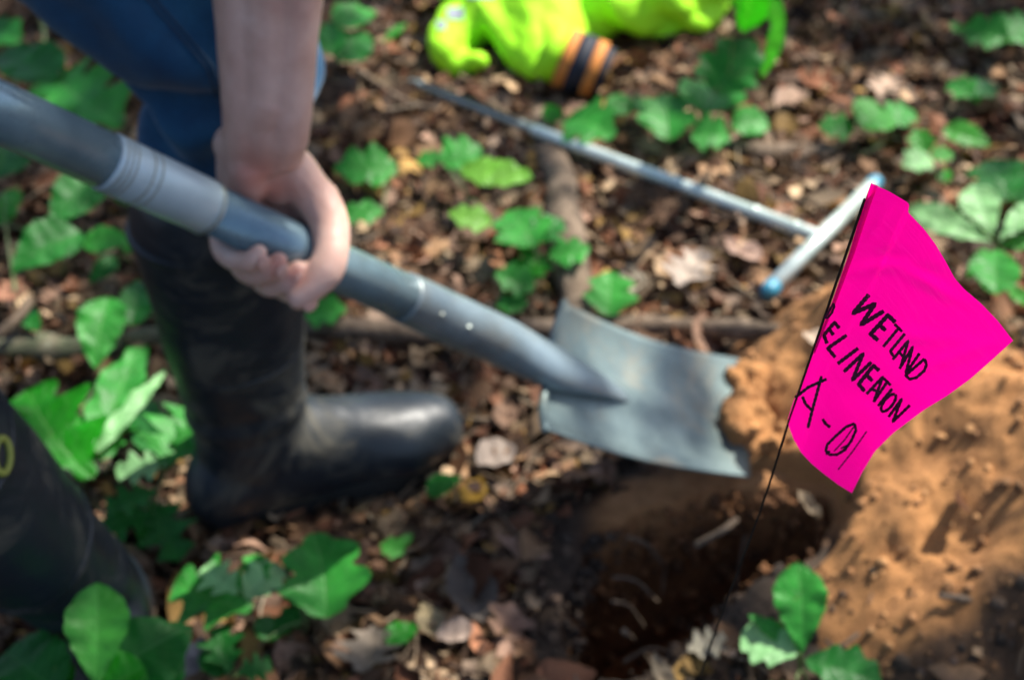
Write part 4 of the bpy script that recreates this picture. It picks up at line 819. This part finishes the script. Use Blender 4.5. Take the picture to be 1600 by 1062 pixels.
# skeleton
hL = hp(441)                                                     # left hand on the shaft
cdir = (Vector((0, 0, CAMH)) - hL); cdir = (cdir - ad * cdir.dot(ad)).normalized(); ud = cdir.cross(ad).normalized()
if ud.z < 0: ud = -ud
def HH(s, u_, c): return hL + ad * s + ud * u_ + cdir * c
b = MB()
wrist = HH(-.044, .060, -.022)
WL = at(416, 215, 1.09)
EL = Vector((-.165, 1.015, .765)); SHL = Vector((-.27, 1.08, 1.08)); SHR = Vector((-.27, .70, 1.11))
fx = Vector((1, 0, 0))
# left forearm as radius and ulna side by side
for s in (-1, 1):
    b.tube([wrist + fx * .011 * s, WL + fx * .0125 * s, WL.lerp(EL, .30) + fx * .015 * s, WL.lerp(EL, .7) + fx * .018 * s, EL], [.0205, .0205, .0235, .029, .034], n=18, sub=3)
b.tube([wrist, WL, WL.lerp(EL, .5), EL], [.022, .022, .030, .034], n=18, sub=3)
b.tube([WL.lerp(EL, .1), wrist, HH(-.014, .044, -.022)], [.027, .0275, .023], n=18, sub=3)
# palm
mcp = {'pinky': -.032, 'ring': -.0115, 'middle': .009, 'index': .028}
wsp = {'pinky': -.014, 'ring': -.004, 'middle': .006, 'index': .014}
for k, s in mcp.items():
    b.tube([wrist + fx * wsp[k], HH((wsp[k] - .044 + s) / 2, .038, -.033), HH(s, .010, -.034)], [.018, .0165, .0125], n=14, sub=3)
    ln = {'pinky': .84, 'ring': .97, 'middle': 1.04, 'index': 1.0}[k]; rr = {'pinky': .0084, 'ring': .0092, 'middle': .0094, 'index': .0092}[k]
    b.tube([HH(s, .010, -.034), HH(s - .001, -.013, -.033), HH(s - .002, -.031 * ln, -.018), HH(s - .003, -.0335 * ln, .004), HH(s - .004, -.024, .021), HH(s - .004, -.015 , .0265)], [.0118, rr + .0010, rr + .0006, rr + .0004, rr + .0002, rr - .0014], n=14, sub=3)
# heel of the hand and ball of the thumb
b.tube([wrist + fx * -.018, HH(-.045, .038, -.014), HH(-.036, .016, -.026)], [.0170, .0180, .014], n=14, sub=3)
b.tube([wrist + fx * .010, HH(-.008, .052, -.010), HH(.018, .040, .000)], [.019, .020, .0165], n=14, sub=3)
b.tube([wrist + fx * .014, HH(.002, .050, -.020), HH(.026, .026, -.018)], [.018, .018, .014], n=14, sub=3)
b.tube([HH(.014, .042, .000), HH(.022, .029, .017), HH(.0225, .010, .032), HH(.0205, -.008, .0375), HH(.012, -.034, .034)], [.0185, .0160, .0140, .0148, .0102], n=14, sub=4)
# upper arms, right arm
b.tube([EL, SHL.lerp(EL, .4), SHL], [.038, .046, .052], n=18, sub=3)
hR = top_end - ad * .105; fR = Vector((-.52, .60, .93)) 
b.tube([SHR, SHR.lerp(fR, .5), fR], [.052, .046, .037], n=18, sub=3); wR = hR + Vector((-.05, -.02, .06))
b.tube([fR, fR.lerp(wR, .4), wR], [.038, .034, .023], n=18, sub=3)
for s in (-.03, -.01, .01, .03):
    g_ = hR + yv * s; b.tube([wR + yv * s * .6, g_ + Vector((-.022, 0, .03)), g_ + Vector((.012, 0, .026))], [.017, .014, .0105], n=12, sub=3)
    b.tube([g_ + Vector((.012, 0, .026)), g_ + Vector((.030, 0, .004)), g_ + Vector((.018, 0, -.022)), g_ + Vector((-.006, 0, -.026))], [.0105, .0098, .0094, .008], n=12, sub=3)
b.tube([wR + yv * .02, hR + yv * .045 + Vector((-.03, 0, .0)), hR + yv * .03 + Vector((-.015, 0, -.026))], [.016, .013, .0095], n=12, sub=3)
# trunk, neck, head
hipL, hipR = Vector((-.61, 1.04, .94)), Vector((-.72, .82, .90)); hipC = (hipL + hipR) / 2; chest = Vector((-.31, .89, 1.12)); neck = Vector((-.20, .89, 1.24)); head = Vector((-.09, .89, 1.34))
b.tube([hipC, hipC.lerp(chest, .5) + Vector((-.02, 0, .03)), chest, neck + Vector((-.04, 0, -.03))], [.145, .13, .16, .09], n=24, sub=4, flat=[.11, .105, .115, .08], up=(-.5, 0, .8))
for s in (SHL, SHR): b.tube([chest, s], [.085, .055], n=18)
b.tube([chest, neck, head], [.07, .058, .05], n=18, sub=3)
hd_ = Matrix.Rotation(R(62), 3, 'Y')
def hpv(x, y, z): return head + hd_ @ Vector((x, y, z))
b.ell(hpv(-.01, 0, .02), (.095, .076, .105), hd_); b.ell(hpv(.03, 0, -.045), (.062, .056, .065), hd_); b.ell(hpv(.083, 0, -.018), (.020, .012, .024), hd_)
for s in (-1, 1): b.ell(hpv(-.005, s * .077, -.012), (.018, .008, .030), hd_); b.ell(hpv(.072, s * .03, .014), (.014, .024, .009), hd_)
b.ell(hpv(.078, 0, -.057), (.012, .026, .006), hd_); b.ell(hpv(.076, 0, -.068), (.012, .022, .007), hd_)
# legs inside the trousers and boots
aL, aR = onz(412, 664, .10), onz(150, 945, .10)
tL, tR = onz(333, 330, .375), onz(-125, 705, .36)
kL, kR = at(352, 60, 1.17), Vector((tR.x - .03, tR.y - .02, .47))
fwdL = (onz(706, 615, .03) - onz(350, 768, 0)); fwdL.z = 0; fwdL.normalize()
fwdR = (onz(205, 1200, .0) - onz(150, 1000, .0)); fwdR.z = 0; fwdR.normalize()
b.tube([aL + Vector((0, 0, -.03)), aL, tL, kL], [.033, .034, .040, .044], n=18, sub=3); b.tube([kL, kL.lerp(hipL, .5), hipL], [.044, .058, .08], n=18, sub=3)
b.tube([aR + Vector((0, 0, -.03)), aR, tR, kR], [.033, .034, .040, .044], n=18, sub=3); b.tube([kR, kR.lerp(hipR, .5), hipR], [.044, .058, .08], n=18, sub=3)
for a_, f_ in ((aL, fwdL), (aR, fwdR)): b.tube([a_ + Vector((0, 0, -.04)) - f_ * .02, a_ + Vector((0, 0, -.05)) + f_ * .08], [.022, .018], n=14)
o0 = Vector(origin)
b.V = [tuple(Vector(v) - o0) for v in b.V]
body = b.remesh('person', M['skin'], None, .0024, 4, lambda co, nn: n3(co, 70, 2) * .0005); body.location = o0
me = body.data; co = np.empty(len(me.vertices) * 3, np.float32); me.vertices.foreach_get('co', co); co = co.reshape(-1, 3) + np.array(o0[:])
red = np.zeros(len(co))
for c_, r_ in ((HH(-.050, .036, .004), .020), (HH(-.026, .030, .000), .018), (HH(-.018, -.018, .036), .012), (HH(.0, -.02, .034), .01), (HH(.018, -.026, .034), .009)):
    red = np.maximum(red, np.exp(-(((co - np.array(c_[:])) ** 2).sum(1)) / r_ ** 2))
a = me.color_attributes.new('tint', 'FLOAT_COLOR', 'POINT'); c4 = np.ones((len(co), 4), np.float32); c4[:, :3] = (red * .8)[:, None]; a.data.foreach_set('color', c4.ravel())
tag(body, 'person in blue jeans and black rubber boots bending to dig with a shovel', 'person')
def P0(o): o.parent = body; o.matrix_parent_inverse = Matrix.Translation(-o0); return o
for s, ln in ((-.026, .84), (-.0075, .97), (.0115, 1.04)):
    nn_ = (ud * -.15 + cdir).normalized(); b = MB(); b.ell(HH(s - .007, -.0205, .0345) , (.0052, .0012, .0062), Matrix((ad, nn_, ad.cross(nn_))).transposed(), n=12); P0(b.build('fingernail', M['nail']))
b = MB(); b.ell(HH(.0175, -.034, .0425), (.007, .0012, .008), Matrix((ad, cdir, ud)).transposed(), n=12)
P0(b.build('fingernail', M['nail']))
for s in (-1, 1):
    b = MB(); b.ell(hpv(.075, s * .03, .0), (.011, .012, .010), hd_); P0(b.build('eye', M['eye']))
b = MB(); b.ell(hpv(-.025, 0, .045), (.098, .084, .098), hd_); b.ell(hpv(-.055, 0, .0), (.06, .078, .08), hd_); P0(b.remesh('hair', M['hair'], None, .006, 2, lambda co, nn: n3(co, 60, 2) * .006))
# shirt
b = MB(); b.tube([hipC + Vector((-.0, 0, .0)), hipC.lerp(chest, .5) + Vector((-.02, 0, .03)), chest, neck + Vector((-.05, 0, -.04))], [.165, .155, .182, .10], n=24, sub=4, flat=[.135, .13, .137, .09], up=(-.5, 0, .8))
for s, e_ in ((SHL, EL), (SHR, fR)): b.tube([chest, s, s.lerp(e_, .55)], [.10, .073, .066], n=18, sub=2)
P0(b.remesh('shirt', M['shirt'], None, .007, 5, lambda co, nn: n3(co, 12, 2) * .018))
# jeans
b = MB()
b.tube([tL + (aL - tL) * .25, tL, tL.lerp(kL, .45), kL + Vector((.0, 0, -.03)), kL + Vector((-.01, 0, .01)), kL.lerp(hipL, .3), kL.lerp(hipL, .6), hipL], [.050, .055, .058, .068, .074, .080, .090, .12], n=28, sub=4)
b.tube([tR + (aR - tR) * .25, tR, tR.lerp(kR, .5), kR, kR.lerp(hipR, .5), hipR], [.050, .055, .066, .076, .098, .125], n=28, sub=4)
b.tube([hipL, hipR], [.135, .135], n=28); b.tube([hipC + Vector((0, 0, -.02)), hipC + Vector((.05, 0, .10))], [.165, .155], n=28, flat=[.13, .12])
def dn(co, nn):
    ax_ = co[:, 2] * 80 + co[:, 0] * 25 + 3.0 * n3(co, 7, 2) * 6
    near = sstep(.20, .04, np.abs(co[:, 2] - (kL.z - .06))); return n3(co, 11, 3) * .017 + near * .0085 * np.sin(ax_) + n3(co, 60, 2) * .001
jeans = P0(b.remesh('jeans', M['denim'], None, .0048, 5, dn))
bvj = BVHTree.FromPolygons([v.co for v in jeans.data.vertices], [p.vertices for p in jeans.data.polygons])
def on_surface(bv, pts, lift):
    out = []
    for p in pts:
        r_ = ray(*p).normalized(); hit = bv.ray_cast(Vector((0, 0, CAMH)), r_)
        if hit[0] is not None: out.append(hit[0] + hit[1] * lift)
    return out
for off_ in (0, 9):
    q = on_surface(bvj, [(x_ + off_, y_ - off_ * .4) for x_, y_ in zip(np.interp(np.linspace(0, 1, 60), [0, .35, .7, 1], [205, 270, 322, 352]), np.interp(np.linspace(0, 1, 60), [0, .35, .7, 1], [-30, 45, 105, 190]))], .0006)
    b = MB(); seg = [q[0]] if q else []
    for p in q[1:]:
        if (p - seg[-1]).length < .03: seg.append(p)
    if len(seg) > 3: b.tube(seg, .0011, n=6); o = b.build('seam', M['thread']); P0(o)
# rubber boots
def boot(ank, topp, fw, sgn, label):
    sd = Vector((0, 0, 1)).cross(fw).normalized(); gz = ht(ank.x, ank.y) ; z0 = gz + .002
    g = Vector((ank.x, ank.y, z0)); b = MB()
    F_ = lambda f, s, z: g + fw * f + sd * s + Vector((0, 0, z))
    tp = Vector((topp.x, topp.y, topp.z)); an_ = Vector((ank.x, ank.y, g.z + .10)) - fw * .012
    sh = [an_ - (tp - an_) * .05, an_.lerp(tp, .08)]; c1 = an_.lerp(tp, .2)
    pts = [sh[0], sh[1], c1.lerp(tp, .15), c1.lerp(tp, .45), c1.lerp(tp, .8), tp]
    b.tube(pts, [.044, .046, .052, .060, .066, .069], n=32, sub=4, flat=[.058, .057, .062, .068, .072, .073], up=tuple(fw), cap=True)
    b.tube([F_(-.045, 0, .052), F_(.0, 0, .062), F_(.05, 0, .062), F_(.10, 0, .052), F_(.145, sgn * .006, .046), F_(.178, sgn * .008, .043)], [.040, .042, .043, .050, .053, .040], n=28, sub=4, flat=[.050, .055, .056, .046, .041, .036], up=(0, 0, 1))
    b.tube([F_(-.01, 0, .10), F_(.045, 0, .082), F_(.09, 0, .066)], [.044, .042, .038], n=24, sub=3, flat=[.05, .04, .032])
    b.ell(F_(-.055, 0, .05), (.034, .038, .05)); 
    o = b.remesh('boot', M['rubber'], None, .0036, 10, lambda co, nn: n3(co, 9, 2) * .0045 + .0016 * np.sin(co[:, 2] * 150 + 5 * n3(co, 8, 1)) * sstep(.05, .0, np.abs(co[:, 2] - g.z - .15)) + n3(co, 90, 2) * .0006)
    P0(o); o['label'] = label
    def kid(ob): ob.parent = o; return ob
    # sole with a raised heel and rand
    m_ = 44; out = []
    for k in range(m_):
        t_ = 2 * math.pi * k / m_; c_ = math.cos(t_); s_ = math.sin(t_); f_ = .068 + .142 * c_; wd = .043 + .010 * c_ - .008 * math.exp(-((c_ + .2) / .3) ** 2)
        out.append((f_, s_ * wd + sgn * .006 * max(0, c_)))
    V = []; Fc = []; lv = [(-.004, .97), (.0, 1.0), (.018, 1.03), (.024, 1.035), (.030, 1.0), (.033, .93)]
    for z_, k_ in lv:
        for f_, s_ in out:
            zz = z_ + (.010 * sstep(.02, -.01, f_) * (0 if z_ > .01 else -1)) + (.006 * sstep(.12, .22, f_)); V.append(F_(.072 + (f_ - .072) * k_, s_ * k_, float(zz)))
    for j in range(len(lv) - 1):
        for k in range(m_): Fc.append((j * m_ + k, j * m_ + (k + 1) % m_, (j + 1) * m_ + (k + 1) % m_, (j + 1) * m_ + k))
    Fc.append(tuple(range(m_ - 1, -1, -1))); Fc.append(tuple((len(lv) - 1) * m_ + k for k in range(m_)))
    kid(mk('sole', V, Fc, M['rubber_sole']))
    for f_, lift, nm in ((.30, .0016, 'moulded_band'), (.97, .002, 'top_binding')):
        c = c1.lerp(tp, f_); rr = .0510 + .0165 * f_; ax_ = (tp - c1).normalized()
        b = MB(); b.tube([c - ax_ * .005, c - ax_ * .002, c + ax_ * .002, c + ax_ * .005], [rr, rr + lift, rr + lift, rr], n=36, cap=False, flat=[rr + .008, rr + lift + .008, rr + lift + .008, rr + .008], up=tuple(fw)); kid(b.build(nm, M['rubber']))
    return o, kid
bL, kidL = boot(aL, tL, fwdL, -1, 'muddy upright boot beside the shovel handle')
bR, kidR = boot(aR, tR, fwdR, 1, 'boot at the left edge with a yellow oval emblem')
bvb = BVHTree.FromPolygons([v.co for v in bR.data.vertices], [p.vertices for p in bR.data.polygons])
q = on_surface(bvb, [(1 + 12 * math.cos(t_), 712 + 27 * math.sin(t_)) for t_ in np.linspace(0, 2 * math.pi, 30)], .0012)
print('emblem hits', len(q))
if len(q) > 12:
    b = MB(); b.tube(q, .0028, n=8); kidR(b.build('emblem', M['emblem']))
q = on_surface(bvb, [(-6 + 22 * math.cos(t_), 712 + 36 * math.sin(t_)) for t_ in np.linspace(0, 2 * math.pi, 30)], .0006)
if len(q) > 20:
    b = MB(); b.tube(q, .0010, n=8); kidR(b.build('emblem_rim', M['rubber']))
# ------------------------------------------------------------------ trees whose crowns shade the ground
SPOTS = []                                                       # sunlit spots: (world point, radius)
def spot(px, py, h, r): SPOTS.append((ong(px, py, h), r))
spot(1530, 720, 0, .05); spot(1470, 800, 0, .03); spot(1570, 620, 0, .03); spot(1400, 655, 0, .022); spot(1340, 860, 0, .02)
spot(1540, 360, .13, .05); spot(1470, 330, .13, .03); spot(1200, 330, .03, .035); spot(1085, 425, .02, .05); spot(1165, 400, .02, .03); spot(1230, 165, .02, .05); spot(1360, 130, .02, .05); spot(1190, 200, .02, .03)
spot(770, 270, .08, .03); spot(735, 330, .06, .02); spot(1190, 1005, .1, .016); spot(1275, 935, .13, .012); spot(330, 890, .1, .016); spot(930, 230, .03, .02)
spot(1530, 800, 0, .05); spot(1050, 385, .02, .045); spot(1150, 320, .02, .045); spot(1110, 455, .02, .04); spot(960, 395, .02, .025); spot(1240, 420, .02, .03); spot(1000, 290, .02, .03); spot(1300, 180, .02, .04); spot(740, 30, .08, .15); spot(860, 40, .08, .15); spot(1000, 10, .09, .09); spot(1080, 0, .05, .06); spot(1200, 60, .2, .03); spot(1440, 230, .06, .035); spot(1300, 540, .02, .025); spot(1480, 600, .05, .02)
spot(1590, 700, 0, .05); spot(1460, 740, 0, .022); spot(1400, 800, 0, .02); spot(840, 760, .0, .016); spot(20, 462, .04, .014); spot(195, 730, .09, .015); spot(1000, 440, .02, .02)
for px_, py_ in ((1340, 400), (1450, 480), (1380, 600), (1300, 640), (1500, 520), (1330, 720), (1360, 320)): SPOTS.append((at(px_, py_, .6), .065))
for k in range(70):
    spot(random.uniform(560, 1620), random.uniform(60, 560), .02, random.choice((.006, .01, .015, .022, .03)))
for k in range(22):
    spot(random.uniform(0, 900), random.uniform(380, 1060), .02, random.choice((.004, .008, .012)))
for k in range(9):
    spot(random.uniform(1400, 1640), random.uniform(600, 900), .0, random.choice((.008, .015, .02)))
spot(1350, 650, 0, .018); spot(1430, 600, 0, .018); spot(1520, 560, 0, .02)
n = 15000
hh = rng.uniform(3.4, 5.6, n); gx = rng.uniform(-2.1, 2.2, n); gy = rng.uniform(-.6, 3.6, n)
cx_ = gx + SUN.x / SUN.z * hh; cy_ = gy + SUN.y / SUN.z * hh
sz = rng.uniform(.07, .13, n)
keepm = np.ones(n, bool)
for p, r_ in SPOTS:
    hx = cx_ - SUN.x / SUN.z * (hh - p.z); hy = cy_ - SUN.y / SUN.z * (hh - p.z)
    keepm &= np.hypot(hx - p.x, hy - p.y) > r_ + .012 + sz * .48
gap = fbm(gx, gy, 2.2, 3) > .62; keepm &= ~gap
cx_, cy_, hh, sz = cx_[keepm], cy_[keepm], hh[keepm], sz[keepm]; n = len(hh)
col = np.array([(.035, .13, .02)]) * rng.uniform(.6, 1.5, (n, 1))
Vc, Qc, Cc = leaf_batch(cx_, cy_, sz, 'ovate', col, hh, .5, 3, 5, hf=None)
tc = Vector((-1.4, 5.4, 0)); tr_ = empty('tree', (tc.x, tc.y, 0)); tag(tr_, 'tall broadleaf tree whose leafy crown shades the digging spot', 'tree')
keep(np_mesh('crown', Vc, Qc, M['canopy_leaf'], cols=Cc), tr_)
b = MB(); tp = Vector((-.6, 4.6, 5.8)); b.tube([tc + Vector((0, 0, -.3)), tc + Vector((0, 0, .3)), tc + Vector((-.1, -.1, 2.2)), tp], [.26, .19, .15, .08], n=20, sub=4); keep(b.build('trunk', M['bark']), tr_)
k = 0
while k < 9:
    e_ = Vector((rng.uniform(-.8, 4.6), rng.uniform(.2, 5), rng.uniform(3.6, 5.6))); s0 = tc.lerp(tp, rng.uniform(.45, .95)); md = s0.lerp(e_, .5) + Vector((0, 0, .25))
    bad = False
    for a_, b_ in ((s0, md), (md, e_)):
        for q_ in range(9):
            p_ = a_.lerp(b_, q_ / 8); gx_ = p_.x - SUN.x / SUN.z * p_.z; gy_ = p_.y - SUN.y / SUN.z * p_.z
            bad |= -.5 < gx_ < 1.2 and .2 < gy_ < 2.5
    if bad: continue
    k += 1; b = MB(); b.tube([s0, md, e_], [.05, .03, .012], n=10, sub=4); keep(b.build('limb', M['bark']), tr_)
print('objects', len(bpy.data.objects), 'hand px', pix(hL), 'kL', kL[:], 'forearm', (WL - EL).length)
